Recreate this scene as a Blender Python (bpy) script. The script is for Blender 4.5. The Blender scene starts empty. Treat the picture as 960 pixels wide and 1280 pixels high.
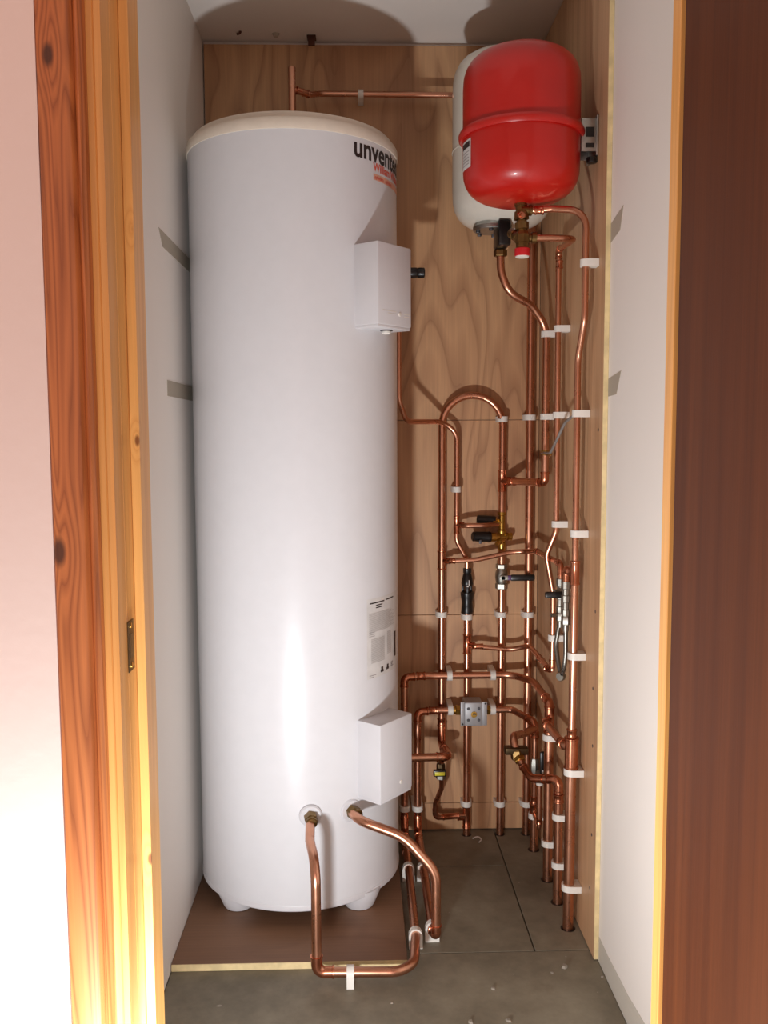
import bpy, bmesh, math, random
from mathutils import Vector, Matrix

random.seed(7)
PI = math.pi
scene = bpy.context.scene
col = scene.collection

# ------------------------------------------------------------------ camera, light, exposure
cam_d = bpy.data.cameras.new('camera')
cam = bpy.data.objects.new('camera', cam_d)
col.objects.link(cam)
cam_d.sensor_fit = 'VERTICAL'
cam_d.sensor_height = 36.0
cam_d.lens = 36.0 * 1110.9 / 1280.0
cam_d.clip_start = 0.02
fw = Vector((0.02741, 0.99589, -0.08633)); rt = Vector((0.99960, -0.02790, -0.00453)); up = Vector((0.00692, 0.08617, 0.99626))
m3 = Matrix((rt, up, -fw)).transposed()
cam.matrix_world = Matrix.Translation((0, 0, 1.2706)) @ m3.to_4x4()
scene.camera = cam

world = bpy.data.worlds.new('world'); scene.world = world
world.use_nodes = True
bgn = world.node_tree.nodes['Background']
bgn.inputs[0].default_value = (1.0, 0.60, 0.50, 1)
bgn.inputs[1].default_value = 0.85

# site floodlight standing on the floor in front of the doorway, tilted up into the cupboard
fl_d = bpy.data.lights.new('work_light', 'AREA')
fl_d.shape = 'DISK'; fl_d.size = 0.10; fl_d.energy = 24.0; fl_d.color = (0.95, 0.975, 1.0)
fl_o = bpy.data.objects.new('work_light', fl_d); fl_o.location = (-0.21, 0.83, 0.20); col.objects.link(fl_o)
fl_o.rotation_euler = Vector((0.06, 0.62, 0.78)).to_track_quat('-Z', 'Y').to_euler()

vs = scene.view_settings
vs.view_transform = 'Standard'; vs.look = 'None'; vs.gamma = 1.0; vs.use_curve_mapping = False
vs.exposure = 0.0

# ------------------------------------------------------------------ materials
def new_mat(name):
    m = bpy.data.materials.new(name); m.use_nodes = True
    nt = m.node_tree
    return m, nt, nt.nodes['Principled BSDF']

def N(nt, kind, **kw):
    n = nt.nodes.new(kind)
    for k, v in kw.items():
        if isinstance(k, str) and hasattr(n, k): setattr(n, k, v)
    return n

def lin(c):
    return tuple(((v / 255.0) / 12.92 if v <= 10 else (((v / 255.0) + 0.055) / 1.055) ** 2.4) for v in c)

def ramp(nt, fac, stops):
    r = nt.nodes.new('ShaderNodeValToRGB')
    e = r.color_ramp.elements
    while len(e) < len(stops): e.new(0.5)
    for el, (p, c) in zip(e, stops):
        el.position = p; el.color = (*c, 1)
    nt.links.new(fac, r.inputs[0])
    return r.outputs[0]

def coords(nt, scale=(1, 1, 1), rot=(0, 0, 0), kind='Object'):
    tc = nt.nodes.new('ShaderNodeTexCoord'); mp = nt.nodes.new('ShaderNodeMapping')
    mp.inputs['Scale'].default_value = scale; mp.inputs['Rotation'].default_value = rot
    nt.links.new(tc.outputs[kind], mp.inputs[0])
    return mp.outputs[0]

def noise(nt, vec, scale, detail=4, rough=0.55, dist=0.0):
    n = nt.nodes.new('ShaderNodeTexNoise')
    n.inputs['Scale'].default_value = scale; n.inputs['Detail'].default_value = detail
    n.inputs['Roughness'].default_value = rough; n.inputs['Distortion'].default_value = dist
    nt.links.new(vec, n.inputs['Vector'])
    return n.outputs[0]

def math_n(nt, op, a, b=None, c=None):
    n = nt.nodes.new('ShaderNodeMath'); n.operation = op
    for i, v in enumerate((a, b, c)):
        if v is None: continue
        if isinstance(v, (int, float)): n.inputs[i].default_value = v
        else: nt.links.new(v, n.inputs[i])
    return n.outputs[0]

def mix(nt, fac, a, b, mode='MIX'):
    n = nt.nodes.new('ShaderNodeMix'); n.data_type = 'RGBA'; n.blend_type = mode
    if isinstance(fac, (int, float)): n.inputs[0].default_value = fac
    else: nt.links.new(fac, n.inputs[0])
    for i, v in ((6, a), (7, b)):
        if isinstance(v, tuple): n.inputs[i].default_value = (*v, 1)
        else: nt.links.new(v, n.inputs[i])
    return n.outputs[2]

def bump(nt, bsdf, h, strength=0.1, dist=0.002):
    b = nt.nodes.new('ShaderNodeBump'); b.inputs['Strength'].default_value = strength; b.inputs['Distance'].default_value = dist
    nt.links.new(h, b.inputs['Height']); nt.links.new(b.outputs[0], bsdf.inputs['Normal'])

def plain(name, c, rough=0.5, metal=0.0, var=0.06, spec=0.5, coat=0.0, scale=30):
    m, nt, b = new_mat(name)
    c = lin(c)
    n = noise(nt, coords(nt), scale, 3)
    d = tuple(v * (1 - var) for v in c); l = tuple(min(1, v * (1 + var)) for v in c)
    nt.links.new(ramp(nt, n, [(0.35, d), (0.65, l)]), b.inputs['Base Color'])
    b.inputs['Roughness'].default_value = rough; b.inputs['Metallic'].default_value = metal
    b.inputs['Specular IOR Level'].default_value = spec
    b.inputs['Coat Weight'].default_value = coat; b.inputs['Coat Roughness'].default_value = 0.08
    return m

def plaster(name, c, rough=0.75, var=0.03):
    m, nt, b = new_mat(name)
    c = lin(c)
    v = coords(nt)
    n = noise(nt, v, 2.2, 5)
    nt.links.new(ramp(nt, n, [(0.3, tuple(k * (1 - var) for k in c)), (0.7, c)]), b.inputs['Base Color'])
    b.inputs['Roughness'].default_value = rough
    bump(nt, b, noise(nt, v, 60, 4), 0.12, 0.002)
    return m

def wood(name, dark, light, line, along='z', stretch=0.12, freq=7.0, rings=9.0, rough=0.5, line_amt=0.6, width=0.18, knots=(), knot_c=(60, 30, 18), coat=0.0, fine=1.0):
    """veneer / sawn grain: contour lines of a stretched noise field"""
    m, nt, b = new_mat(name)
    s = [1.0, 1.0, 1.0]; s['xyz'.index(along)] = stretch
    v = coords(nt, tuple(s))
    f = noise(nt, v, freq, 2, 0.45, 0.35)
    fld = math_n(nt, 'MULTIPLY', f, rings)
    kn = None
    for (kp, kr) in knots:
        tc = nt.nodes.new('ShaderNodeTexCoord')
        sb = nt.nodes.new('ShaderNodeVectorMath'); sb.operation = 'SUBTRACT'
        nt.links.new(tc.outputs['Object'], sb.inputs[0]); sb.inputs[1].default_value = kp
        ml = nt.nodes.new('ShaderNodeVectorMath'); ml.operation = 'MULTIPLY'
        nt.links.new(sb.outputs[0], ml.inputs[0]); ml.inputs[1].default_value = (1, 1, 0.45)
        ln = nt.nodes.new('ShaderNodeVectorMath'); ln.operation = 'LENGTH'
        nt.links.new(ml.outputs[0], ln.inputs[0])
        q = math_n(nt, 'DIVIDE', ln.outputs['Value'], kr)
        g = math_n(nt, 'EXPONENT', math_n(nt, 'MULTIPLY', math_n(nt, 'MULTIPLY', q, q), -0.35))
        fld = math_n(nt, 'ADD', fld, math_n(nt, 'MULTIPLY', g, 2.2))
        core = math_n(nt, 'MULTIPLY', math_n(nt, 'SMOOTH_MIN', math_n(nt, 'MAXIMUM', math_n(nt, 'MULTIPLY_ADD', q, -3.0, 2.0), 0.0), 1.0, 0.3), 0.9)
        kn = core if kn is None else math_n(nt, 'MAXIMUM', kn, core)
    fr = math_n(nt, 'FRACT', fld)
    lines = ramp(nt, fr, [(0.0, (1, 1, 1)), (width, (0.25, 0.25, 0.25)), (0.55, (0, 0, 0)), (1.0, (0.75, 0.75, 0.75))])
    s2 = [60.0, 60.0, 60.0]; s2['xyz'.index(along)] = 1.2
    fi = noise(nt, coords(nt, tuple(s2)), 3.0 * fine, 3, 0.6)
    big = noise(nt, v, freq * 0.6, 3)
    base = ramp(nt, big, [(0.3, lin(dark)), (0.7, lin(light))])
    lf = math_n(nt, 'MULTIPLY', lines, line_amt)
    c = mix(nt, lf, base, lin(line))
    fr2 = ramp(nt, fi, [(0.3, (0.80, 0.80, 0.80)), (0.7, (1.05, 1.05, 1.05))])
    c = mix(nt, 0.6, c, fr2, 'MULTIPLY')
    if kn is not None: c = mix(nt, kn, c, lin(knot_c))
    nt.links.new(c, b.inputs['Base Color'])
    b.inputs['Roughness'].default_value = rough
    b.inputs['Coat Weight'].default_value = coat; b.inputs['Coat Roughness'].default_value = 0.25
    bump(nt, b, fi, 0.08, 0.001)
    return m

def copper_mat():
    m, nt, b = new_mat('copper')
    v = coords(nt)
    n = noise(nt, v, 5, 3, 0.5)
    n2 = noise(nt, v, 30, 2)
    c = ramp(nt, n, [(0.25, lin((184, 128, 102))), (0.5, lin((208, 152, 124))), (0.75, lin((220, 168, 142)))])
    nt.links.new(c, b.inputs['Base Color'])
    b.inputs['Metallic'].default_value = 1.0
    nt.links.new(ramp(nt, n2, [(0.3, (0.26,) * 3), (0.75, (0.34,) * 3)]), b.inputs['Roughness'])
    return m

MT = {}
MT['copper'] = copper_mat()
m, nt, b = new_mat('copper_fitting')
nt.links.new(ramp(nt, noise(nt, coords(nt), 25, 4), [(0.3, lin((176, 108, 80))), (0.7, lin((218, 148, 116)))]), b.inputs['Base Color'])
b.inputs['Metallic'].default_value = 1.0; b.inputs['Roughness'].default_value = 0.26
MT['fitting'] = m
MT['white_paint'] = plaster('white_wall_paint', (236, 230, 223))
MT['front_paint'] = plaster('front_wall_paint', (236, 222, 214))
MT['ceiling'] = plaster('ceiling_paint', (236, 229, 222))
MT['bare'] = plaster('bare_plaster', (176, 166, 150), var=0.08)
MT['bare_low'] = plaster('bare_skirting_plaster', (196, 190, 178), var=0.06)
MT['ply'] = wood('plywood_face', (182, 134, 96), (214, 171, 127), (132, 86, 57), 'z', 0.20, 4.6, 13.0, 0.5, 0.55, 0.12)
MT['ply_right'] = wood('plywood_side_face', (192, 150, 112), (214, 176, 136), (152, 106, 74), 'z', 0.10, 4.4, 10.0, 0.5, 0.45, 0.12)
MT['ply_edge'] = plain('plywood_edge', (222, 200, 150), 0.6, var=0.12)
MT['pine_dark'] = wood('varnished_pine', (190, 110, 58), (212, 136, 76), (126, 60, 26), 'z', 0.035, 26.0, 14.0, 0.38, 0.7, 0.25,
                       knots=(((-0.034, -0.04, 1.682), 0.011), ((-0.041, -0.04, 1.14), 0.014)), coat=0.25)
MT['pine'] = wood('pale_pine', (222, 156, 80), (238, 184, 108), (196, 124, 56), 'z', 0.03, 18.0, 8.0, 0.4, 0.4, 0.2, coat=0.25,
                  knots=(((0.028, 0.052, 1.52), 0.006), ((0.027, 0.0555, 1.265), 0.006), ((0.029, 0.0555, 0.73), 0.007)), knot_c=(120, 66, 30))
MT['mahogany'] = wood('mahogany_veneer', (78, 39, 19), (100, 54, 26), (60, 28, 13), 'z', 0.02, 22.0, 5.0, 0.5, 0.35, 0.3, coat=0.0, fine=1.6)
MT['mahogany'].node_tree.nodes['Principled BSDF'].inputs['Specular IOR Level'].default_value = 0.25
MT['board'] = wood('brown_board', (126, 92, 68), (146, 110, 84), (106, 74, 52), 'x', 0.2, 6.0, 4.0, 0.55, 0.35, 0.2)
MT['tank'] = plain('white_enamel_steel', (217, 217, 220), 0.30, var=0.01, coat=0.05, spec=0.35)
MT['lid'] = plain('cream_plastic_lid', (224, 212, 196), 0.5, var=0.03)
MT['plastic'] = plain('white_plastic', (212, 211, 214), 0.4, var=0.01)
MT['clip'] = plain('white_clip_plastic', (226, 222, 214), 0.45, var=0.03)
MT['red'] = plain('red_enamel', (186, 20, 12), 0.36, var=0.05, coat=0.35, scale=8)
MT['vessel_white'] = plain('white_enamel', (222, 218, 206), 0.25, var=0.02, coat=0.4)
MT['steel'] = plain('galvanised_steel', (176, 176, 172), 0.38, 1.0, 0.12)
MT['chrome'] = plain('nickel_plate', (160, 158, 150), 0.42, 1.0, 0.12)
MT['brass'] = plain('brass', (184, 148, 74), 0.3, 1.0, 0.12)
MT['brass_dull'] = plain('dull_brass', (126, 100, 62), 0.4, 1.0, 0.15)
MT['brass_dark'] = plain('dark_bronze', (96, 80, 58), 0.42, 0.9, 0.2)
MT['black'] = plain('black_plastic', (18, 17, 17), 0.35, var=0.2)
MT['grey_al'] = plain('cast_aluminium', (162, 162, 164), 0.45, 0.3, 0.05)
MT['dark_grey'] = plain('dark_grey_metal', (78, 78, 82), 0.45, 0.5, 0.1)
MT['red_cap'] = plain('red_plastic', (196, 24, 34), 0.35)
MT['yellow'] = plain('yellow_plastic', (224, 214, 60), 0.4)
MT['purple'] = plain('purple_sleeve', (92, 54, 110), 0.4)
MT['grey_cable'] = plain('grey_cable_sheath', (132, 126, 122), 0.5)
MT['print_black'] = plain('black_print', (44, 32, 30), 0.5)
MT['print_red'] = plain('red_print', (214, 92, 72), 0.5)
MT['print_grey'] = plain('grey_print', (158, 152, 152), 0.55)
MT['print_pink'] = plain('pale_pink_print', (198, 184, 182), 0.55)
MT['print_lite'] = plain('pale_grey_print', (190, 186, 184), 0.55)
MT['label_paper'] = plain('label_paper', (214, 212, 210), 0.5)
MT['label_orange'] = plain('pale_orange_label', (226, 168, 142), 0.5)
MT['crumb'] = plain('plaster_crumb', (150, 142, 130), 0.8)
MT['rust'] = plain('rusted_iron', (84, 48, 34), 0.7, 0.3, 0.3)
MT['putty'] = plain('clear_plastic_tip', (232, 226, 216), 0.3)
# floor: grey brown flooring sheet with dust, scuffs and pale specks
m, nt, b = new_mat('worn_floor_sheet')
v = coords(nt)
n1 = noise(nt, v, 3.5, 6, 0.62); n2 = noise(nt, v, 22, 5, 0.7); n3 = noise(nt, v, 9, 2)
c = ramp(nt, n1, [(0.3, lin((110, 103, 88))), (0.5, lin((136, 129, 112))), (0.72, lin((158, 152, 134)))])
c = mix(nt, 0.5, c, ramp(nt, n2, [(0.25, (0.62, 0.6, 0.58)), (0.7, (1.1, 1.1, 1.08))]), 'MULTIPLY')
sp = math_n(nt, 'GREATER_THAN', noise(nt, v, 38, 1), 0.80)
c = mix(nt, math_n(nt, 'MULTIPLY', sp, 0.6), c, lin((176, 168, 156)))
nt.links.new(c, b.inputs['Base Color']); b.inputs['Roughness'].default_value = 0.62
bump(nt, b, n2, 0.15, 0.002)
MT['floor'] = m
# braided hose
m, nt, b = new_mat('braided_steel_hose')
w = nt.nodes.new('ShaderNodeTexWave'); w.inputs['Scale'].default_value = 160; w.inputs['Distortion'].default_value = 1.5
w.bands_direction = 'DIAGONAL'
nt.links.new(coords(nt), w.inputs['Vector'])
nt.links.new(ramp(nt, w.outputs[1], [(0.2, lin((84, 82, 78))), (0.8, lin((158, 155, 148)))]), b.inputs['Base Color'])
b.inputs['Metallic'].default_value = 0.9; b.inputs['Roughness'].default_value = 0.35
MT['braid'] = m

# ------------------------------------------------------------------ object helpers
def link(name, bm, mat, parent=None, smooth=True, loc=None, angle=0.6):
    me = bpy.data.meshes.new(name)
    bmesh.ops.recalc_face_normals(bm, faces=bm.faces)
    bm.to_mesh(me); bm.free()
    me.materials.append(MT[mat])
    if smooth:
        me.polygons.foreach_set('use_smooth', [True] * len(me.polygons))
        try: me.set_sharp_from_angle(angle=angle)
        except Exception: pass
    o = bpy.data.objects.new(name, me); col.objects.link(o)
    base = Vector((0, 0, 0))
    p = parent
    if p is not None:
        q = p
        while q is not None:
            base = base + Vector(q.location); q = q.parent
        o.parent = p
    if loc is None:
        if p is None:
            xs = [v.co for v in me.vertices]
            lo = Vector((min(v.x for v in xs), min(v.y for v in xs), min(v.z for v in xs)))
            hi = Vector((max(v.x for v in xs), max(v.y for v in xs), max(v.z for v in xs)))
            loc = Vector(((lo.x + hi.x) / 2, (lo.y + hi.y) / 2, lo.z))
        else: loc = base
    o.location = Vector(loc) - base
    me.transform(Matrix.Translation(-Vector(loc)))
    return o

def thing(name, label, cat, loc, group=None):
    o = bpy.data.objects.new(name, None); o.empty_display_size = 0.05
    o.location = loc; col.objects.link(o)
    return tag(o, label, cat, group)

def tag(o, label, cat, group=None):
    o['label'] = label; o['category'] = cat
    if group: o['group'] = group
    return o

def struct(o):
    o['kind'] = 'structure'
    return o

def box(bm, lo, hi, bev=0.0, M=None):
    r = bmesh.ops.create_cube(bm, size=1.0)
    vs_ = r['verts']
    lo = Vector(lo); hi = Vector(hi)
    for v in vs_:
        v.co = Vector((lo[i] + (v.co[i] + 0.5) * (hi[i] - lo[i]) for i in range(3)))
    if bev > 0:
        es = list({e for v in vs_ for e in v.link_edges})
        rr = bmesh.ops.bevel(bm, geom=es, offset=bev, segments=2, affect='EDGES', profile=0.5)
        vs_ = list({v for f in rr['faces'] for v in f.verts} | {v for v in vs_ if v.is_valid})
    if M is not None:
        done = set()
        stack = list(vs_)
        for v in vs_:
            if v.is_valid: done.add(v)
        while stack:
            v = stack.pop()
            for e in v.link_edges:
                w_ = e.other_vert(v)
                if w_ not in done: done.add(w_); stack.append(w_)
        for v in done: v.co = M @ v.co
    return bm

def B(lo, hi, bev=0.0, M=None):
    return box(bmesh.new(), lo, hi, bev, M)

def fillet(pts, bend, n=7):
    pts = [Vector(p) for p in pts]
    bends = bend if isinstance(bend, (list, tuple)) else [bend] * len(pts)
    out = [pts[0]]
    for i in range(1, len(pts) - 1):
        a, p, c = pts[i - 1], pts[i], pts[i + 1]
        d0, d1 = a - p, c - p
        l0, l1 = d0.length, d1.length
        if l0 < 1e-6 or l1 < 1e-6: continue
        d0 /= l0; d1 /= l1
        ang = PI - d0.angle(d1)
        if ang < 0.02: out.append(p); continue
        t = min(bends[i] * math.tan(ang / 2), l0 * 0.49, l1 * 0.49)
        s, e = p + d0 * t, p + d1 * t
        R = t / math.tan(ang / 2)
        ctr = p + (d0 + d1).normalized() * (R / math.cos(ang / 2))
        u_, w_ = s - ctr, e - ctr
        for k in range(n + 1):
            f_ = k / n
            th = u_.angle(w_) if u_.length > 1e-9 else 0
            if th < 1e-4: q = s.lerp(e, f_)
            else: q = ctr + (u_ * math.sin((1 - f_) * th) + w_ * math.sin(f_ * th)) / math.sin(th)
            out.append(q)
    out.append(pts[-1])
    res = [out[0]]
    for q in out[1:]:
        if (q - res[-1]).length > 2e-4: res.append(q)
    return res

def sweep(bm, path, rad, seg=14, cap=True):
    path = [Vector(p) for p in path]
    n = len(path)
    rads = rad if isinstance(rad, (list, tuple)) else [rad] * n
    tan = []
    for i in range(n):
        t = (path[min(i + 1, n - 1)] - path[max(i - 1, 0)])
        tan.append(t.normalized())
    nrm = tan[0].orthogonal().normalized()
    rings = []
    for i in range(n):
        if i:
            ax = tan[i - 1].cross(tan[i])
            if ax.length > 1e-7:
                nrm = Matrix.Rotation(tan[i - 1].angle(tan[i]), 3, ax.normalized()) @ nrm
        nrm = (nrm - tan[i] * nrm.dot(tan[i])).normalized()
        bn = tan[i].cross(nrm)
        rings.append([bm.verts.new(path[i] + (nrm * math.cos(2 * PI * k / seg) + bn * math.sin(2 * PI * k / seg)) * rads[i]) for k in range(seg)])
    for a, b_ in zip(rings, rings[1:]):
        for k in range(seg):
            bm.faces.new((a[k], a[(k + 1) % seg], b_[(k + 1) % seg], b_[k]))
    if cap:
        bm.faces.new(list(reversed(rings[0]))); bm.faces.new(rings[-1])
    return bm

def tube(pts, r, bend=0.035, seg=14):
    return sweep(bmesh.new(), fillet(pts, bend), r, seg)

def profile_tube(bm, p0, p1, prof, seg=16):
    """prof: list of (fraction along, radius) from p0 to p1"""
    p0, p1 = Vector(p0), Vector(p1)
    d = (p1 - p0)
    ax = d.normalized(); nr = ax.orthogonal().normalized(); bn = ax.cross(nr)
    rings = []
    for f_, r in prof:
        c = p0 + d * f_
        rings.append([bm.verts.new(c + (nr * math.cos(2 * PI * k / seg) + bn * math.sin(2 * PI * k / seg)) * max(r, 1e-4)) for k in range(seg)])
    for a, b_ in zip(rings, rings[1:]):
        for k in range(seg):
            bm.faces.new((a[k], a[(k + 1) % seg], b_[(k + 1) % seg], b_[k]))
    bm.faces.new(list(reversed(rings[0]))); bm.faces.new(rings[-1])
    return bm

def sleeve(p0, p1, r, bm=None):
    """end feed coupling with rolled beads"""
    bm = bm or bmesh.new()
    L = (Vector(p1) - Vector(p0)).length
    e = min(0.004 / L, 0.2)
    R = r * 1.13; Rb = r * 1.27
    return profile_tube(bm, p0, p1, [(0, r * 1.02), (0, R), (e * .3, Rb), (e, Rb), (e * 1.5, R), (0.5, R), (1 - e * 1.5, R), (1 - e, Rb), (1 - e * .3, Rb), (1, R), (1, r * 1.02)])

def elbow(a, c, b_, r, bend=None):
    bm = bmesh.new()
    a, c, b_ = Vector(a), Vector(c), Vector(b_)
    path = fillet([a, c, b_], bend or r * 1.6, 8)
    sweep(bm, path, r * 1.13, 16)
    for p, q in ((a, c), (b_, c)):
        d = (q - p).normalized() * 0.005
        profile_tube(bm, p - d * .1, p + d, [(0, r * 1.05), (0.05, r * 1.27), (0.8, r * 1.27), (1, r * 1.13)])
    return bm

def tee(c, ax, br, r, rb, half, bl):
    c, ax, br = Vector(c), Vector(ax).normalized(), Vector(br).normalized()
    bm = sleeve(c - ax * half, c + ax * half, r)
    e = min(.25, 0.004 / bl)
    profile_tube(bm, c, c + br * bl, [(0, rb * 1.13), (1 - e * 1.4, rb * 1.13), (1 - e, rb * 1.27), (1 - e * .2, rb * 1.27), (1, rb * 1.02)])
    return bm

def lathe(base, prof, seg=48, axis=(0, 0, 1)):
    """prof: (radius, height) from the base upward"""
    bm = bmesh.new()
    base = Vector(base); ax = Vector(axis).normalized()
    nr = Vector((0, -1, 0)) if abs(ax.z) > 0.9 else ax.orthogonal().normalized()
    nr = (nr - ax * nr.dot(ax)).normalized(); bn = ax.cross(nr)
    rings = []
    for r, h in prof:
        rings.append([bm.verts.new(base + ax * h + (nr * math.cos(2 * PI * k / seg) + bn * math.sin(2 * PI * k / seg)) * max(r, 1e-4)) for k in range(seg)])
    for a, b_ in zip(rings, rings[1:]):
        for k in range(seg):
            bm.faces.new((a[k], a[(k + 1) % seg], b_[(k + 1) % seg], b_[k]))
    bm.faces.new(list(reversed(rings[0]))); bm.faces.new(rings[-1])
    return bm

def prism(poly, z0, z1, bm=None):
    """plan polygon extruded upward"""
    bm = bm or bmesh.new()
    lo = [bm.verts.new((x, y, z0)) for x, y in poly]; hi = [bm.verts.new((x, y, z1)) for x, y in poly]
    n = len(poly)
    for i in range(n):
        bm.faces.new((lo[i], lo[(i + 1) % n], hi[(i + 1) % n], hi[i]))
    bm.faces.new(list(reversed(lo))); bm.faces.new(hi)
    return bm

def frame_m(origin, x, y, z):
    m4 = Matrix((Vector(x).normalized(), Vector(y).normalized(), Vector(z).normalized())).transposed().to_4x4()
    m4.translation = Vector(origin)
    return m4

def hexnut(p0, p1, r, bm=None):
    bm = bm or bmesh.new()
    return profile_tube(bm, p0, p1, [(0, r * .9), (0.12, r), (0.88, r), (1, r * .9)], 6)

# ------------------------------------------------------------------ room shell
XL, XR, XW, YB, ZC = -0.4567, 0.5588, 0.5708, 2.757, 2.4398
# floor: base slab and the sheets laid on it, joints left open
fl = struct(link('floor', B((-1.6, -1.4, -0.06), (1.6, 2.80, -0.012)), 'floor', smooth=False))
g = 0.0016
for (x0, x1, y0, y1) in ((-1.6, 1.6, -1.4, 1.16), (XL, XW, 1.16, 2.0805), (XL, 0.425, 2.0805, 2.52), (0.425, XW, 2.0805, YB + .018), (XL, 0.425, 2.52, YB + .018)):
    link('floor_sheet', B((x0 + g, y0 + g, -0.012), (x1 - g, y1 - g, 0.0), 0.0008), 'floor', fl, smooth=False)
struct(link('ceiling', B((-1.6, -1.4, ZC), (1.6, 2.84, ZC + .06)), 'ceiling', smooth=False))

wl = struct(link('wall_left', B((XL - 0.08, 1.17, 0), (XL, 2.84, ZC)), 'white_paint', smooth=False))
wr = struct(link('wall_right', B((XW, 1.17, 0), (XW + 0.08, 2.84, ZC)), 'white_paint', smooth=False))
wb = struct(link('wall_back', B((XL, YB + 0.018, 0), (XW, YB + 0.08, ZC)), 'white_paint', smooth=False))

# plywood lining of the back wall: four sheets with open joints
zs = [0.004, 0.0921, 0.7051, 1.3155, 2.428]
for z0, z1 in zip(zs, zs[1:]):
    link('plywood_sheet', B((XL + .004, YB, z0 + .0008), (XR - .001, YB + .018, z1 - .0008), 0.0006), 'ply', wb, smooth=False)
ps = link('plywood_sheet', B((XR, 2.036, 0.004), (XW, YB, 2.436), 0.0006), 'ply_right', wr, smooth=False)
link('sawn_edge', B((XR + .0005, 2.0345, 0.004), (XW - .0005, 2.0359, 2.436)), 'ply_edge', ps, smooth=False)
# screw heads in the side sheet
for (px_z, yy) in ((0.30, 2.07), (0.52, 2.075), (0.66, 2.08), (0.16, 2.08), (1.28, 2.07), (0.85, 2.07)):
    link('screw_head', lathe((XR, yy, px_z), [(0.004, -0.001), (0.004, 0.0008), (0.0015, 0.0008)], 10, (-1, 0, 0)), 'dark_grey', ps)

# bare strips on the walls where shelf battens were taken away, and the unpainted skirting strip
def wall_patch(parent, x, s, poly, mat):
    bm = bmesh.new()
    a = [bm.verts.new((x, y, z)) for y, z in poly]; b_ = [bm.verts.new((x + s * 0.0008, y, z)) for y, z in poly]
    bm.faces.new(a); bm.faces.new(list(reversed(b_)))
    n = len(poly)
    for i in range(n): bm.faces.new((a[i], a[(i + 1) % n], b_[(i + 1) % n], b_[i]))
    o = link('bare_patch', bm, mat, parent, smooth=False)
    return o
wall_patch(wl, XL, 1, [(2.10, 1.748), (2.70, 1.748), (2.70, 1.712), (2.135, 1.712)], 'bare')
wall_patch(wl, XL, 1, [(2.15, 1.404), (2.70, 1.404), (2.70, 1.366), (2.15, 1.366)], 'bare')
wall_patch(wr, XW, -1, [(1.940, 1.760), (2.034, 1.742), (2.034, 1.700), (1.962, 1.712)], 'bare')
wall_patch(wr, XW, -1, [(1.935, 1.408), (2.034, 1.396), (2.034, 1.356), (1.968, 1.358)], 'bare')
wall_patch(wr, XW, -1, [(1.17, 0.098), (1.55, 0.09), (1.70, 0.078), (1.80, 0.066), (1.87, 0.064), (1.96, 0.060), (2.033, 0.062), (2.033, 0.0), (1.17, 0.0)], 'bare_low')
link('pencil_mark', tube([(XW - .0002, 1.602, 1.755), (XW - .0002, 1.590, 1.742), (XW - .0002, 1.600, 1.728)], 0.0011, 0.002, 6), 'dark_grey', wr)

# front wall around the doorway
fwl = struct(link('wall_front', B((-1.6, 1.0115, 0), (-0.3478, 1.17, ZC)), 'front_paint', smooth=False))
struct(link('wall_front', B((0.452, 1.032, 0), (1.6, 1.17, ZC)), 'front_paint', smooth=False))
struct(link('wall_front', B((-0.30, 1.032, 2.06), (0.452, 1.17, ZC)), 'front_paint', smooth=False))

# door frame: architrave, lining and stop, both jambs and head
ft = 2.03
t1 = struct(thing('trim_1', 'x', 'x', (-0.30, 1.05, 0)))
for k in ('label', 'category'): del t1[k]
yf = 1.010
arch = [(-0.3478, 1.031), (-0.3478, yf + .003), (-0.3455, yf), (-0.3130, yf), (-0.3103, yf + .002), (-0.3085, yf + .008), (-0.3060, yf + .005), (-0.3030, yf + .0045), (-0.3000, yf + .009), (-0.2984, yf + .014), (-0.2984, 1.031)]
link('architrave', prism(arch, 0, 2.10), 'pine_dark', t1, angle=0.9)
link('lining', prism([(-0.2995, 1.030), (-0.2915, 1.030), (-0.2905, 1.0315), (-0.2895, 1.030), (-0.282, 1.030), (-0.282, 1.066), (-0.2828, 1.0675), (-0.282, 1.069), (-0.282, 1.1705), (-0.2995, 1.1705)], 0, ft), 'pine', t1, smooth=False)
link('door_stop', B((-0.2818, 1.1056, 0), (-0.2702, 1.1562, ft), 0.001), 'pine', t1, smooth=False)
sp_ = link('strike_plate', B((-0.2819, 1.066, 0.984), (-0.2805, 1.092, 1.046), 0.0004), 'brass_dark', t1, smooth=False)
link('latch_hole', B((-0.2806, 1.072, 1.000), (-0.2802, 1.086, 1.030)), 'black', sp_, smooth=False)
for zz in (0.991, 1.040):
    link('screw', lathe((-0.2806, 1.079, zz), [(0.0035, -.0005), (0.0035, 0.0006), (0.001, 0.0008)], 10, (1, 0, 0)), 'brass', sp_)
t2 = struct(thing('trim_2', 'x', 'x', (0.44, 1.05, 0)))
for k in ('label', 'category'): del t2[k]
link('lining', B((0.4375, 1.030, 0), (0.453, 1.1705, ft), 0.0008), 'pine', t2, smooth=False)
link('door_stop', B((0.3982, 1.128, 0), (0.4377, 1.1562, ft), 0.001), 'pine', t2, smooth=False)
link('architrave', prism([(-x + 0.152, y) for x, y in arch], 0, 2.10), 'pine_dark', t2, angle=0.9)
t3 = struct(thing('trim_3', 'x', 'x', (0.08, 1.05, ft)))
for k in ('label', 'category'): del t3[k]
link('lining', B((-0.2995, 1.030, ft), (0.453, 1.1705, ft + .03), 0.0008), 'pine', t3, smooth=False)
link('architrave', B((-0.2984, yf, ft + .012), (0.4504, 1.031, ft + .07), 0.002), 'pine_dark', t3, smooth=False)
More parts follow.
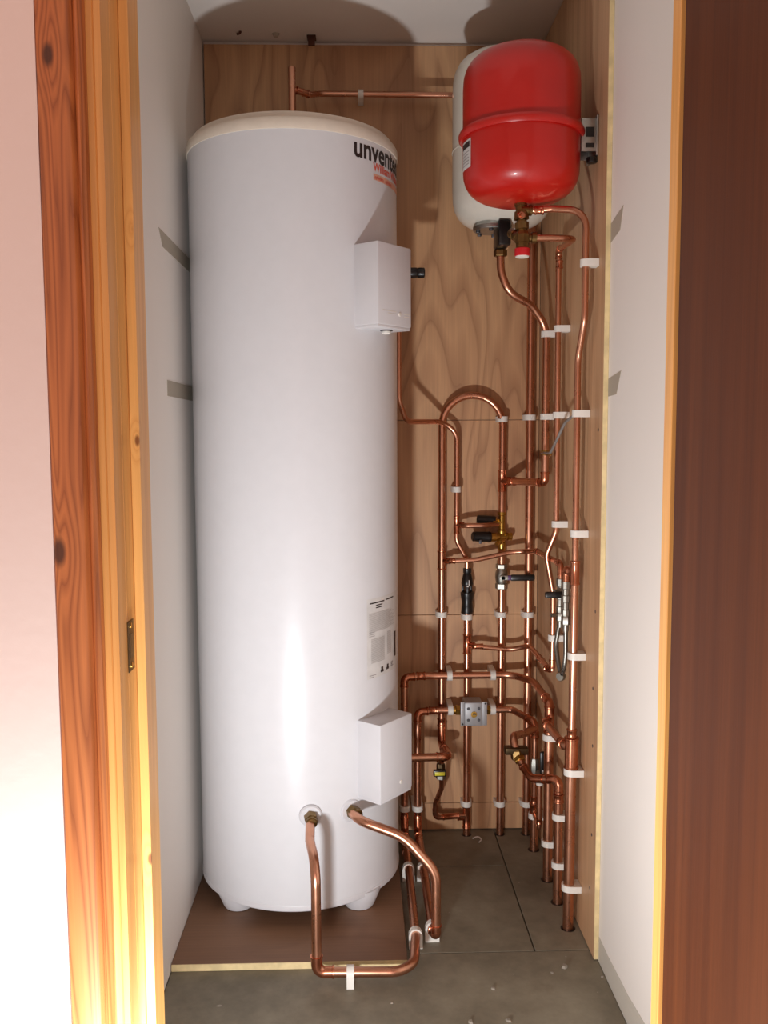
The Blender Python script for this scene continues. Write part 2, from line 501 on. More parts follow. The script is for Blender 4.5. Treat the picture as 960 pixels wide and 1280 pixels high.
# opened flush door on the right jamb
dr = struct(thing('door_1', 'x', 'x', (0.4265, 1.10, 0.006)))
for k in ('label', 'category'): del dr[k]
Md = Matrix.Translation((0.3992, 1.115, 0)) @ Matrix.Rotation(math.radians(1.2), 4, 'Z')
link('door_leaf', B((0.0, -0.71, 0.006), (0.036, 0.0, 2.0), 0.0008, Md), 'mahogany', dr, smooth=False)
link('edge_lipping', B((0.0004, -0.7165, 0.006), (0.0356, -0.7101, 2.0), 0.0008, Md), 'pine', dr, smooth=False)
for zz in (0.25, 1.75):
    hg = link('hinge', B((0.030, -0.002, zz - .05), (0.0365, 0.010, zz + .05), 0.001, Md), 'brass_dull', dr, smooth=False)

# ------------------------------------------------------------------ hot water cylinder
CX, CY, CR = -0.171, 2.4408, 0.275
cyl = thing('water_cylinder', 'tall white hot water cylinder standing on the brown board', 'water cylinder', (CX, CY, 0.018))
body = link('casing', lathe((CX, CY, 0), [(0.20, 0.080), (CR, 0.080), (CR, 0.5), (CR, 1.0), (CR, 1.5), (CR, 1.993), (0.20, 1.993)], 128), 'tank', cyl)
link('bottom_rim', lathe((CX, CY, 0), [(0.20, 0.063), (CR - .004, 0.063), (CR + .001, 0.067), (CR + .0015, 0.079), (CR + .0006, 0.0815), (CR - .004, 0.0815)], 128), 'plastic', cyl)
link('lid', lathe((CX, CY, 0), [(CR - .006, 1.990), (CR + .002, 1.991), (CR + .0035, 1.996), (CR + .003, 2.012), (CR - .001, 2.019), (CR - .008, 2.021), (CR - .010, 2.030), (CR - .016, 2.036), (0.18, 2.041), (0.05, 2.044)], 128), 'lid', cyl)
for (fx_, fy_) in ((-0.330, 2.292), (-0.008, 2.285), (0.0, 2.61), (-0.34, 2.61)):
    fo = lathe((fx_, fy_, 0.018), [(0.028, 0), (0.037, 0.002), (0.041, 0.008), (0.056, 0.044), (0.058, 0.058), (0.03, 0.062)], 24)
    link('foot', fo, 'plastic', cyl)

def wrap_text(txt, size, ang0, z, mat, name, R=CR + .0006, bold=0.0, sx=1.0):
    cu = bpy.data.curves.new('t', 'FONT'); cu.body = txt; cu.size = size; cu.offset = bold; cu.resolution_u = 3
    o = bpy.data.objects.new('t', cu); col.objects.link(o)
    bpy.context.view_layer.update()
    dg = bpy.context.evaluated_depsgraph_get()
    me = bpy.data.meshes.new_from_object(o.evaluated_get(dg))
    bpy.data.objects.remove(o); bpy.data.curves.remove(cu)
    bm = bmesh.new(); bm.from_mesh(me); bpy.data.meshes.remove(me)
    bmesh.ops.triangulate(bm, faces=bm.faces)
    bmesh.ops.subdivide_edges(bm, edges=[e for e in bm.edges if e.calc_length() > size * .25], cuts=1)
    w_ = max(v.co.x for v in bm.verts) * sx
    for v in bm.verts:
        a = ang0 + v.co.x * sx / CR
        v.co = Vector((CX + R * math.sin(a), CY - R * math.cos(a), z + v.co.y))
    me = bpy.data.meshes.new(name); bm.to_mesh(me); bm.free()
    me.materials.append(MT[mat])
    o = bpy.data.objects.new(name, me); col.objects.link(o)
    o.parent = body
    base = Vector(cyl.location)
    me.transform(Matrix.Translation(-base)); o.location = (0, 0, 0)
    return w_ / CR

def wrap_quad(bm, a0, a1, z0, z1, R=CR + .0005):
    n = max(1, int((a1 - a0) / 0.05))
    lo = []; hi = []
    for i in range(n + 1):
        a = a0 + (a1 - a0) * i / n
        lo.append(bm.verts.new((CX + R * math.sin(a), CY - R * math.cos(a), z0)))
        hi.append(bm.verts.new((CX + R * math.sin(a), CY - R * math.cos(a), z1)))
    for i in range(n): bm.faces.new((lo[i], lo[i + 1], hi[i + 1], hi[i]))
    return bm

rd = math.radians
wrap_text('unvented', 0.068, rd(36.0), 1.9455, 'print_black', 'lettering', bold=0.0018, sx=0.90)
wrap_text('William Wilson', 0.028, rd(50.0), 1.9235, 'print_red', 'brand_lettering', bold=0.0010, sx=0.92)
bm = wrap_quad(bmesh.new(), rd(50), rd(92), 1.9015, 1.9165)
link('orange_strip', bm, 'label_orange', body)
wrap_text('cylinders   cylinders', 0.011, rd(51), 1.905, 'print_red', 'small_lettering', R=CR + .0011, bold=0.0004)

# rating label low on the side of the cylinder: heading, text blocks, bar and three symbols
A0 = 44.0
bm = bmesh.new(); wrap_quad(bm, rd(A0 - 1), rd(79), 0.643, 0.852, CR + .0003); link('rating_label', bm, 'label_paper', body)
def bars(name, mat, items):
    bm = bmesh.new()
    for a0, a1, z0, z1 in items: wrap_quad(bm, rd(a0), rd(a1), z0, z1, CR + .0009)
    o = link(name, bm, mat, body)
    o['kind'] = 'stuff'
    return o
bars('label_heading', 'print_black', [(45, 58, 0.838, 0.841), (60, 70, 0.839, 0.842), (50, 56, 0.831, 0.8335), (50, 56, 0.825, 0.8275)])
rows = []
for i in range(15): rows.append((44.5, 63 + (i * 37 % 11), 0.812 - i * .0034, 0.8136 - i * .0034))
bars('label_text', 'print_lite', rows)
bars('label_text', 'print_grey', [(44.5, 49, 0.768 - i * .005, 0.7695 - i * .005) for i in range(4)])
bars('label_text', 'print_lite', [(46, 58, 0.744 - i * .0036, 0.7462 - i * .0036) for i in range(18)])
bars('label_text', 'print_lite', [(61, 66, 0.752 - i * .0036, 0.7542 - i * .0036) for i in range(17)])
bars('label_bar', 'print_black', [(71, 74.5, 0.676, 0.744)])
bars('label_symbol', 'print_black', [(54, 57, 0.652, 0.658), (54.5, 56.5, 0.658, 0.666), (60, 63, 0.653, 0.659), (60.6, 62.6, 0.659, 0.667)])
bars('label_symbol', 'print_grey', [(65.5, 69.5, 0.655, 0.658), (65.5, 69, 0.665, 0.668), (66, 68, 0.659, 0.664), (44.5, 50, 0.650, 0.652), (44.5, 48, 0.645, 0.647)])

# immersion heater covers
def heater_cover(label, zb, zt, words):
    th = rd(50)
    rad = Vector((math.sin(th), -math.cos(th), 0)); tg = Vector((math.cos(th), math.sin(th), 0))
    c = Vector((CX, CY, 0))
    Mx = frame_m(c, tg, -rad, (0, 0, 1))   # local x along tangent, -y outward
    w2, d0, d1 = 0.067, 0.262, 0.342
    bm = bmesh.new()
    prof = [(-w2, -d0 + .015), (-w2, -d1), (w2, -d1), (w2, -d0 + .015)]
    bm = B((-w2, -d1, zb + .006), (w2, -d0 + .012, zt), 0.004, Mx)
    cov = link('immersion_heater_cover', bm, 'plastic', cyl, angle=0.5)
    cov['label'] = label
    t = cov
    link('base_tray', B((-w2 + .002, -d1 + .002, zb), (w2 - .002, -d0 + .012, zb + .0075), 0.0015, Mx), 'plastic', t, angle=0.5)
    sc = lathe(Mx @ Vector((0.018, -d1, zb + .036)), [(0.0050, -.002), (0.0050, 0.0008), (0.0042, 0.0018), (0.001, 0.0019)], 16, rad)
    link('screw_cap', sc, 'clip', cov)
    if words:
        bm = bmesh.new()
        for x0, x1, z in ((-0.050, 0.004, 0.041), (-0.030, 0.002, 0.035), (0.036, 0.062, 0.038), (0.036, 0.058, 0.032)):
            box(bm, (x0, -d1 - .0003, zb + z - .001), (x1, -d1 + .0005, zb + z + .001), 0, Mx)
        link('raised_lettering', bm, 'clip', cov, smooth=False)['kind'] = 'stuff'
    gl = lathe(Mx @ Vector((0.012, -0.305, zb - .010)), [(0.009, 0), (0.011, 0.002), (0.011, 0.010), (0.006, 0.0115)], 16)
    link('cable_gland', gl, 'clip' , t)
    link('cable_gland_ring', lathe(Mx @ Vector((0.012, -0.305, zb - .003)), [(0.013, 0), (0.016, 0.001), (0.016, 0.004), (0.012, 0.0045)], 16), 'dark_grey', t)
    return t
heater_cover('white plastic heater cover box high on the cylinder, above the rating label', 1.532, 1.735, True)
heater_cover('white plastic heater cover box low on the cylinder, under the rating label', 0.338, 0.545, False)

# board under the cylinder
bd = thing('base_board', 'brown sheet board with pale sawn edge under the white cylinder', 'board', (-0.17, 2.4, 0))
link('board', B((XL + .001, 2.0265, 0.0004), (0.1075, 2.754, 0.018), 0.0006), 'board', bd, smooth=False)
link('sawn_edge', B((XL + .002, 2.025, 0.001), (0.107, 2.0264, 0.0175)), 'ply_edge', bd, smooth=False)

# ------------------------------------------------------------------ copper pipes
def pipe(label, r, pts, bend=0.035, fits=(), group='copper heating pipes', name='copper_pipe', seg=14, cat='pipe'):
    """pts: one polyline, or a list of (r, polyline) runs"""
    runs = pts if isinstance(pts[0], tuple) and isinstance(pts[0][1], list) else [(r, pts)]
    base = min((Vector(p) for _, ps_ in runs for p in ps_), key=lambda v: v.z)
    t = thing(name, label, cat, base, group)
    for rr, ps_ in runs:
        link('tube', tube(ps_, rr, bend, seg), 'copper', t, angle=1.0)
    for kind, bm in fits:
        link(kind, bm, 'clip' if kind == 'tip' else 'fitting', t, angle=0.7)
    return t

def vs_on(x, y, r, za, zb):   # vertical sleeve
    return ('coupling', sleeve((x, y, za), (x, y, zb), r))

YP = 2.727          # pipes clipped to the back sheet
XP = 0.53           # pipes clipped to the right sheet
YH = 2.694          # cross runs in front of the risers
up_ = Vector((0, 0, 1)); dn = -up_

# arch riser: up from the low elbow, over in a hoop and down to the tee of the valve riser
xa, xc = 0.2531, 0.4399
zk = 1.39
ra = (xc - xa) / 2
hoop = [(xa, YP, 0.3596)]
for i in range(17):
    a = PI - PI * i / 16
    hoop.append(((xa + xc) / 2 + ra * math.cos(a), YP - 0.004, zk - ra + ra * math.sin(a)))
zt_c = 1.155
hoop.append((xc, YP, zt_c))
zA = 0.8835
e0 = Vector((xa, YP, 0.3596)); e1 = Vector((0.2526, 2.715, 0.3017)); e2 = Vector((0.2598, 2.585, 0.3084)); e3 = Vector((0.1146, 2.56, 0.315))
e3 = Vector((0.07, 2.56, e3.z))
pipe('copper pipe bent over in a tall hoop between two risers', 0.011, hoop, 0.002, [
    ('tee', tee((xa, YP, zA), up_, (0.75, -0.66, 0), 0.011, 0.0078, 0.030, 0.030)),
    vs_on(xa, YP, 0.011, e0.z - .004, e0.z + .022),
    ('elbow', elbow(e0 + Vector((0, 0, .0)), e1, e1.lerp(e2, .35), 0.011, 0.016)),
])
pipe('short copper pipe from the low heater cover side to the hoop riser elbow', 0.012, [e3, e2, e1.lerp(e2, .3)], 0.020, [
    ('elbow', elbow(e2 + Vector((-.035, -.002, 0)), e2, e2.lerp(e1, .55), 0.012, 0.02)),
])

# drain branch with the small yellow tagged valve
d0_ = Vector((0.2419, 2.6, 0.2883))
dv = [d0_, Vector((0.2429, 2.61, 0.2345)), Vector((0.2458, 2.64, 0.1872)), Vector((0.2304, 2.69, 0.1205)), Vector((0.2312, 2.7, 0.0693)), Vector((0.3356 - .008, 2.722, 0.0664))]
pipe('thin copper drain pipe below the yellow tagged valve', 0.0075, dv, 0.03, [
    ('elbow', elbow(dv[4] + Vector((0, 0, .028)), dv[4], dv[4] + (dv[5] - dv[4]).normalized() * .03, 0.0075, 0.018)),
    ('coupling', sleeve(dv[4] + (dv[5] - dv[4]) * .25, dv[4] + (dv[5] - dv[4]) * .8, 0.0085)),
])
t = thing('drain_valve', 'small isolating valve with a bright yellow tag above the drain pipe', 'valve', d0_ + Vector((0, 0, -.03)))
vc = Vector((0.2397, 2.602, 0.2602))
link('body', hexnut(vc + Vector((0, 0, -.020)), vc + Vector((0, 0, .022)), 0.0135), 'brass_dark', t, angle=0.4)
link('nut', hexnut(vc + Vector((0, 0, -.026)), vc + Vector((0, 0, -.012)), 0.0155), 'chrome', t, angle=0.4)
tg_ = link('tag_holder', B(vc + Vector((-.024, -.026, -.010)), vc + Vector((.014, -.012, .009)), 0.002), 'black', t)
link('tag_face', B(vc + Vector((-.020, -.0275, -.006)), vc + Vector((.010, -.0255, .005)), 0.001), 'yellow', tg_)

# relief discharge: thin pipe from the valve on the cylinder to the tundish
q = [Vector((0.1102, 2.52, 1.696)), Vector((0.1125, 2.52, 1.369)), Vector((0.1359, 2.56, 1.308)), Vector((0.2504, 2.703, 1.31)), Vector((0.2975, 2.71, 1.279)), Vector((0.2973, 2.712, 0.9449)), Vector((0.3321, 2.722, 0.8835)), Vector((0.3329, 2.727, 0.8276))]
q[0].x = q[1].x; q[5].x = q[4].x
zt_ = 0.9944
pipe('thin copper relief pipe looping from behind the cylinder to the black tundish', 0.0076, q, [.03, .03, .05, .05, .05, .05, .04, .03], [
    ('tee', tee((q[4].x, q[4].y, zt_), up_, (0.9, -0.43, 0), 0.0076, 0.0076, 0.028, 0.024)),
])
bq = [Vector((q[4].x + .01, q[4].y - .005, zt_)), Vector((0.3254, 2.69, 0.994)), Vector((0.3809, 2.684, 0.9942)), Vector((0.4259, 2.722, 0.9949))]
pipe('short thin copper pipe from the relief pipe tee to the brass valve', 0.0076, bq, 0.03)
# temperature relief valve on the cylinder
rv = Vector((0.1459, 2.52, 1.72))
t = thing('relief_valve', 'black capped relief valve sticking out beside the upper heater cover', 'valve', (rv.x, rv.y, rv.z - .012))
link('cap', profile_tube(bmesh.new(), rv + Vector((-.010, 0, 0)), rv + Vector((.040, 0, 0)), [(0, .012), (.1, .0145), (.55, .0145), (.6, .013), (.66, .0145), (.95, .0145), (1, .012)], 18), 'black', t)
link('body', profile_tube(bmesh.new(), rv + Vector((-.085, 0, 0)), rv + Vector((-.008, 0, 0)), [(0, .012), (.3, .012), (.32, .016), (.6, .016), (.62, .011), (1, .011)], 12), 'brass', t)
link('outlet', profile_tube(bmesh.new(), Vector((q[0].x, q[0].y, rv.z)), q[0] + Vector((0, 0, -.02)), [(0, .010), (.5, .010), (.52, .012), (1, .012)], 6), 'brass', t)

# tundish
xt = 0.3331
z0, z1 = 0.7167, 0.8578
H = z1 - z0
t = thing('tundish', 'black plastic tundish between the thin relief pipe and its drain', 'tundish', (xt, YP, z0))
link('cup', lathe((xt, YP, z0), [(0.0103, 0), (0.0178, 0.0), (0.0190, H * .04), (0.0178, H * .16), (0.0167, H * .24), (0.0198, H * .36), (0.0213, H * .42), (0.0213, H * .46), (0.0190, H * .47), (0.0092, H * .47)], 24), 'black', t)
link('neck', lathe((xt, YP, z0), [(0.0069, H * .62), (0.0172, H * .62), (0.0190, H * .66), (0.0172, H * .74), (0.0132, H * .86), (0.0115, H * .88), (0.0132, H * .90), (0.0132, H * .99), (0.0092, H)], 24), 'black', t)
for a in (0.5, 2.6, -1.57):
    cx_, cy_ = xt + .0145 * math.cos(a), YP + .0145 * math.sin(a)
    link('strut', B((cx_ - .0035, cy_ - .0035, z0 + H * .44), (cx_ + .0035, cy_ + .0035, z0 + H * .64), .001), 'black', t)
link('spout', lathe((xt, YP, z0), [(0.005, H * .50), (0.006, H * .50), (0.007, H * .62), (0.003, H * .63)], 14), 'dark_grey', t)
link('window_mark', B((xt + .002, YP - .0215, z0 + H * .60), (xt + .0042, YP - .0160, z0 + H * .75)), 'clip', t, smooth=False)
link('window_mark', B((xt - .004, YP - .0215, z0 + H * .60), (xt + .0042, YP - .0160, z0 + H * .625)), 'clip', t, smooth=False)

# drain riser under the tundish, down to the floor
zB = 0.6177; zB2 = 0.0582
pipe('copper drain pipe from the tundish down to the floor', 0.0108, [(xt, YP, -0.012), (xt, YP, z0 + .002)], 0.03, [
    ('tee', tee((xt, YP, zB), up_, (0.7, -0.7, 0), 0.0108, 0.0078, 0.032, 0.028)),
    ('tee', tee((xt, YP, zB2), up_, (-1, -.08, 0), 0.0108, 0.0090, 0.036, 0.030)),
])

# valve riser (tee, brass valve, lever valve, floor)
zv0, zv1 = 0.912, 1.032
zl0, zl1 = 0.7914, 0.8694
zT = 1.128
pipe('copper riser with the brass valve and black lever valve, running to the floor', 0.011, [(0.011, [(xc, YP, zv1 - .01), (xc, YP, zt_c - .002)]), (0.011, [(xc, YP, zl1 - .01), (xc, YP, zv0 + .01)]), (0.011, [(xc, YP, -0.012), (xc, YP, zl0 + .01)])], 0.03, [
    ('tee', tee((xc, YP, zT), up_, (0.75, -0.66, 0), 0.011, 0.011, 0.034, 0.030)),
])
# brass pressure valve
zm = 0.9544
t = thing('pressure_valve', 'brass valve with two black knobs on the copper riser', 'valve', (xc, YP, zv0), 'valves on the back sheet')
Vc = Vector((xc, YP, zm))
bdy = link('body', profile_tube(bmesh.new(), (xc, YP, zv0), (xc, YP, zv1), [(0, .011), (.12, .0135), (.2, .0135), (.24, .009), (.3, .014), (.52, .0145), (.56, .0100), (.9, .0100), (.92, .0130), (1, .0125)], 16), 'brass', t)
link('side_bore', profile_tube(bmesh.new(), Vc + Vector((-.040, -.014, 0)), Vc + Vector((.030, .002, .001)), [(0, .0145), (.25, .0145), (.27, .0125), (.42, .0125), (.44, .0145), (.62, .0145), (.64, .009), (.8, .009), (.82, .0125), (1, .0125)], 12), 'brass', t, angle=0.4)
link('drain_boss', profile_tube(bmesh.new(), Vc + Vector((.002, -.008, -.004)), Vc + Vector((-.020, -.024, -.020)), [(0, .011), (.6, .011), (.65, .0075), (1, .0075)], 8), 'brass', t, angle=0.4)
kb = link('knob', profile_tube(bmesh.new(), Vc + Vector((-.095, -.026, .005)), Vc + Vector((-.038, -.014, .001)), [(0, .012), (.06, .0155), (.85, .0165), (.9, .0175), (1, .0165)], 14), 'black', t)
link('knob_pointer', B(Vc + Vector((-.076, -.044, -.016)), Vc + Vector((-.068, -.036, -.004)), .001), 'dark_grey', kb)
u1 = Vector((xc, YP, zm + .045))
link('side_bore', profile_tube(bmesh.new(), u1 + Vector((0, 0, 0)), u1 + Vector((-.030, -.006, 0)), [(0, .010), (.5, .010), (.55, .013), (1, .013)], 6), 'brass', t, angle=0.4)
link('knob', profile_tube(bmesh.new(), u1 + Vector((-.078, .004, .010)), u1 + Vector((-.020, -.002, .006)), [(0, .010), (.06, .0135), (.9, .0145), (1, .0125)], 14), 'black', t)

# lever valve
t = thing('lever_valve', 'nickel ball valve with long black lever pointing at the corner riser', 'valve', (xc, YP, zl0), 'valves on the back sheet')
zc_ = (zl0 + zl1) / 2
link('body', profile_tube(bmesh.new(), (xc, YP, zl0 + .014), (xc, YP, zl1 - .010), [(0, .014), (.15, .018), (.45, .0205), (.7, .019), (1, .014)], 16), 'chrome', t)
link('nut', hexnut((xc, YP, zl0), (xc, YP, zl0 + .018), .0195), 'chrome', t, angle=.4)
link('nut', hexnut((xc, YP, zl1 - .014), (xc, YP, zl1), .0185), 'chrome', t, angle=.4)
link('stem', profile_tube(bmesh.new(), (xc, YP - .012, zc_), (xc, YP - .036, zc_), [(0, .009), (.6, .009), (.62, .0065), (1, .0065)], 12), 'chrome', t)
lv = link('lever', B((xc - .008, YP - .036, zc_ - .006), (xc + .040, YP - .031, zc_ + .008), .0015), 'chrome', t)
link('lever_collar', B((xc + .014, YP - .0375, zc_ - .0065), (xc + .026, YP - .0295, zc_ + .0085), .002), 'purple', lv)
link('lever_grip', B((xc + .022, YP - .0390, zc_ - .009), (xc + .098, YP - .0280, zc_ + .011), .005), 'black', lv)
link('lever_lettering', B((xc + .054, YP - .0388, zc_ - .001), (xc + .072, YP - .0384, zc_ + .002)), 'dark_grey', lv, smooth=False)

# corner riser from above the vessels to the floor, fed by the pipe over the cylinder
xd = 0.5245
zp = 2.267
pipe('tall copper riser in the back corner, from the vessels to the floor', 0.0125, [(xd, YP, -0.012), (xd, YP, zp - .06)], 0.03, [vs_on(xd, YP, .0115, zp - .075, zp - .045)])
xs = -0.1833; zs0 = 2.042; zs1 = 2.308
zj = 2.247
p1 = Vector((xs, 2.62, zj))
pipe('copper pipe crossing the back sheet above the cylinder', 0.0082, [p1, p1 + Vector((.05, .03, -.002)), Vector((-0.1076, 2.705, 2.268)), Vector((0.2684, 2.705, 2.266)), Vector((xd, YP, zp)), Vector((xd, YP, zp - .07))], [.02, .02, .03, .03, .04, .02], [
    ('elbow', elbow(p1 + Vector((.012, .004, 0)), p1 + Vector((.026, .012, -.001)), p1 + Vector((.045, .03, -.002)), 0.0085, .012)),
    ('coupling', sleeve(Vector((-0.1582, 2.69, 2.265)), Vector((-0.1401, 2.7, 2.266)), .0085)),
])
pipe('short upright copper stub on top of the white cylinder', 0.0105, [(xs, 2.62, zs0 - .006), (xs, 2.62, zs1)], .03)

# white vessel pipe: S bend to the right sheet and elbow back to the valve riser tee
ye = 2.5251
zE = 1.133
eb = Vector((XP, ye, zE))
w0 = Vector((0.3893, 2.47, 1.761))
Ep = [w0, Vector((0.3908, 2.47, 1.714)), Vector((0.414, 2.475, 1.658)), Vector((0.481, 2.5, 1.629)), Vector((XP, ye, 1.573)), eb, Vector((xc + .02, YP - .018, zT))]
pipe('copper pipe curving from the white vessel to the right sheet and back to a tee', 0.0108, Ep, [.05, .09, .10, .09, .10, .022, .02], [
    ('elbow', elbow(eb + Vector((0, 0, .030)), eb, eb + (Ep[6] - eb).normalized() * .03, .0108, .02)),
    ('coupling', sleeve(Ep[6] + (eb - Ep[6]).normalized() * .0, Ep[6] + (eb - Ep[6]).normalized() * .03, .0108)),
])

# link pipe from the red vessel manifold, back along the right sheet, then down
yF = 2.3716
f0 = Vector((0.4121, 2.15, 1.736))
zf = f0.z
zFb = 0.619
zFt = 1.754
Fp = [f0, Vector((XP - .012, 2.155, zf)), Vector((XP - .002, yF, zFt)), Vector((XP, yF, 1.01)), Vector((0.508, 2.39, 0.9422)), Vector((XP, 2.40, 0.8342)), Vector((XP, 2.40, zFb))]
pipe('copper pipe from the red vessel valve, kinked above the hose valves', 0.0078, Fp, [.03, .035, .02, .05, .05, .05, .02], [
    ('elbow', elbow(Fp[2] + (Fp[1] - Fp[2]).normalized() * .022, Fp[2], Fp[2] + Vector((0, 0, -.024)), .0078, .014)),
    ('coupling', sleeve((XP, yF, zFt - .05), (XP, yF, zFt - .028), .0078)),
    ('elbow', elbow(Fp[6] + Vector((0, 0, .030)), Fp[6], Fp[6] + Vector((-.012, .024, 0)), .0078, .014)),
])
# cross run from the drain tee to that pipe
b0 = Vector((xt + .012, YP - .012, zB))
Bp = [b0, Vector((0.355, 2.698, 0.6168)), Vector((0.4696, 2.698, 0.6054)), Vector((XP - .012, 2.67, zFb + .006)), Vector((XP - .005, 2.44, zFb)), Vector((XP, 2.405, zFb))]
pipe('thin copper cross pipe from the drain tee round to the right sheet', 0.0076, Bp, [.02, .02, .06, .07, .02, .02], [
    ('elbow', elbow(b0 + Vector((.004, -.004, 0)), Bp[1] + Vector((-.004, 0, 0)), Bp[1] + Vector((.024, 0, 0)), .0076, .012)),
    ('coupling', sleeve(Bp[4] + Vector((-.003, .10, .001)), Bp[4] + Vector((-.001, .065, 0)), .0076)),
])
# cross run from the hoop riser tee to the hose valves
zq = 0.933
Ap = [Vector((xa + .015, YP - .013, zA)), Vector((0.2775, 2.698, 0.8849)), Vector((0.3536, 2.696, 0.887)), Vector((0.4665, 2.694, 0.9111)), Vector((XP - .02, 2.685, 0.9137)), Vector((XP - .004, 2.62, 0.9233)), Vector((XP - .006, 2.285, zq)), Vector((XP - .006, 2.285, zq - .05))]
pipe('thin copper cross pipe from the hoop riser to the hose valves', 0.0076, Ap, [.02, .02, .12, .12, .05, .05, .022, .02], [
    ('coupling', sleeve(Vector((0.275, 2.698, 0.8849)), Vector((0.2922, 2.698, 0.8848)), .0076)),
    ('coupling', sleeve(Ap[5] + (Ap[6] - Ap[5]) * .02, Ap[5] + (Ap[6] - Ap[5]) * .12, .0076)),
    ('elbow', elbow(Ap[6] + (Ap[5] - Ap[6]).normalized() * .03, Ap[6], Ap[7] + Vector((0, 0, .02)), .0076, .016)),
])

# outer pipe on the right sheet: from the red vessel down to the floor, three diameters
yG0, yG = 2.098, 2.157
g0 = Vector((0.4077, 2.15, 1.799))
zG = 1.783
zr1, zr2, zr3 = 0.9298, 0.5064, 0.4341
Gp = [g0, Vector((g0.x + .05, 2.132, g0.z)), Vector((XP, yG0, g0.z - .012)), Vector((XP, yG0, 1.54)), Vector((XP, yG, 1.453)), Vector((XP, yG, zr1))]
gb = Vector((XP, 2.1798, 0))
def G2(z): return Vector((XP, 2.1798 + (yG - 2.1798) * min(1, z / zr1), z))
pipe('long copper pipe nearest the sawn edge of the right sheet, red vessel to floor', 0.0082, [(0.0080, Gp), (0.0095, [G2(zr2), G2(zr1 + .01)]), (0.0135, [G2(-.012), G2(zr3)])], [.02, .03, .062, .06, .06, .02], [
    ('coupling', sleeve(Vector((0.4182, 2.145, 1.798)), Vector((0.44, 2.14, 1.797)), .0080)),
    ('tee', tee(G2(zr1), up_, (-.25, .95, 0), .0098, .0090, .030, .03)),
    ('coupling', sleeve(G2(zr3 - .005), G2(zr2 + .004), .0150)),
    ('coupling', sleeve(G2(zr2 - .002), G2(zr2 + .026), .0105)),
])

# upper cross run with riser beside the cylinder, and its drop on the right sheet
x1, x2 = 0.1338, 0.1747
yR = 2.68
zH1 = 0.5267; zH2 = 0.4169
yJ = 2.43
zJc = 0.533
zr_e = 0.055
R1 = [Vector((x1, yR, zr_e + .004)), Vector((x1, yR, zH1)), Vector((x1 + .05, YH, zH1)), Vector((0.475, YH, zH1)), Vector((XP - .006, 2.62, zH1 - .002)), Vector((XP, yJ, zH1 - .010)), Vector((XP, yJ, 0.4569))]
zJ0, zJ1 = 0.4361, 0.5054
pipe('upper copper cross pipe with a drop against the right sheet to the floor', 0.0108, [(0.0108, R1), (0.0135, [(XP, yJ, -.012), (XP, yJ, zJ0 + .01)])], [.02, .022, .022, .07, .08, .03, .02], [
    ('elbow', elbow(R1[1] + Vector((0, 0, -.03)), R1[1], R1[1] + Vector((.032, .008, 0)), .0108, .02)),
    ('coupling', sleeve(R1[2] + Vector((-.012, -.002, 0)), R1[2] + Vector((.016, 0, 0)), .0108)),
    ('elbow', elbow(R1[5] + Vector((-.001, .05, .002)), R1[5], R1[5] + Vector((0, 0, -.035)), .0115, .024)),
    ('tee', tee((XP, yJ, (zJ0 + zJ1) / 2), up_, (-.45, -.85, -.05), .0125, .0112, (zJ1 - zJ0) / 2 + .004, .030)),
    vs_on(x1, yR, .0108, zr_e + .022, zr_e + .05),
])
# link between that drop and the outer pipe
jc = Vector((XP, yJ, (zJ0 + zJ1) / 2)); gc = G2(0.4788)
jm = jc + Vector((-.016, -.032, -.002)); gm = gc + Vector((-.014, .026, .002))
pipe('short copper link pipe between the drop and the outer pipe', 0.0105, [jc + Vector((-.01, -.02, 0)), jm, gm, gc], .016, [
    ('coupling', sleeve(jm.lerp(gm, .02), jm.lerp(gm, .14), .0105)), ('coupling', sleeve(jm.lerp(gm, .86), jm.lerp(gm, .99), .0105)),
])

# lower cross run with the motor valve
xk, yk = 0.527, 2.616
xm0, xm1 = 0.3054, 0.3878
zK = 0.4077
R2 = [Vector((x2, yR, zr_e + .004)), Vector((x2, yR, zH2)), Vector((x2 + .05, YH, zH2)), Vector((xm0 - .004, YH, zH2))]
K = [Vector((xm1 + .004, YH, zH2)), Vector((0.470, YH - .002, zH2)), Vector((xk, yk, zH2 - .016)), Vector((xk, yk, 0.2704))]
zk0, zk1 = 0.2378, 0.283
zkf0, zkf1 = 0.1218, 0.1496
pipe('lower copper cross pipe carrying the grey motor valve', 0.0105, [(0.0105, R2), (0.0105, K), (0.0085, [(xk, yk, zkf1 - .006), (xk, yk, zk0 + .01)]), (0.0125, [(xk, yk, -.012), (xk, yk, zkf1)])], [.02, .022, .05, .02], [
    ('elbow', elbow(R2[1] + Vector((0, 0, -.03)), R2[1], R2[1] + Vector((.032, .008, 0)), .0105, .02)),
    ('coupling', sleeve(R2[2] + Vector((-.014, -.002, 0)), R2[2] + Vector((.014, 0, 0)), .0105)),
    ('elbow', elbow(K[2] + (K[1] - K[2]).normalized() * .034, K[2], K[2] + Vector((0, 0, -.034)), .0105, .024)),
    vs_on(xk, yk, .011, zK - .055, zK - .035),
    vs_on(x2, yR, .0105, zr_e + .022, zr_e + .05),
    vs_on(xk, yk, .0095, zkf1 - .004, zkf1 + .02),
    vs_on(xk, yk, .012, zkf0 - .02, zkf1 - .002),
])
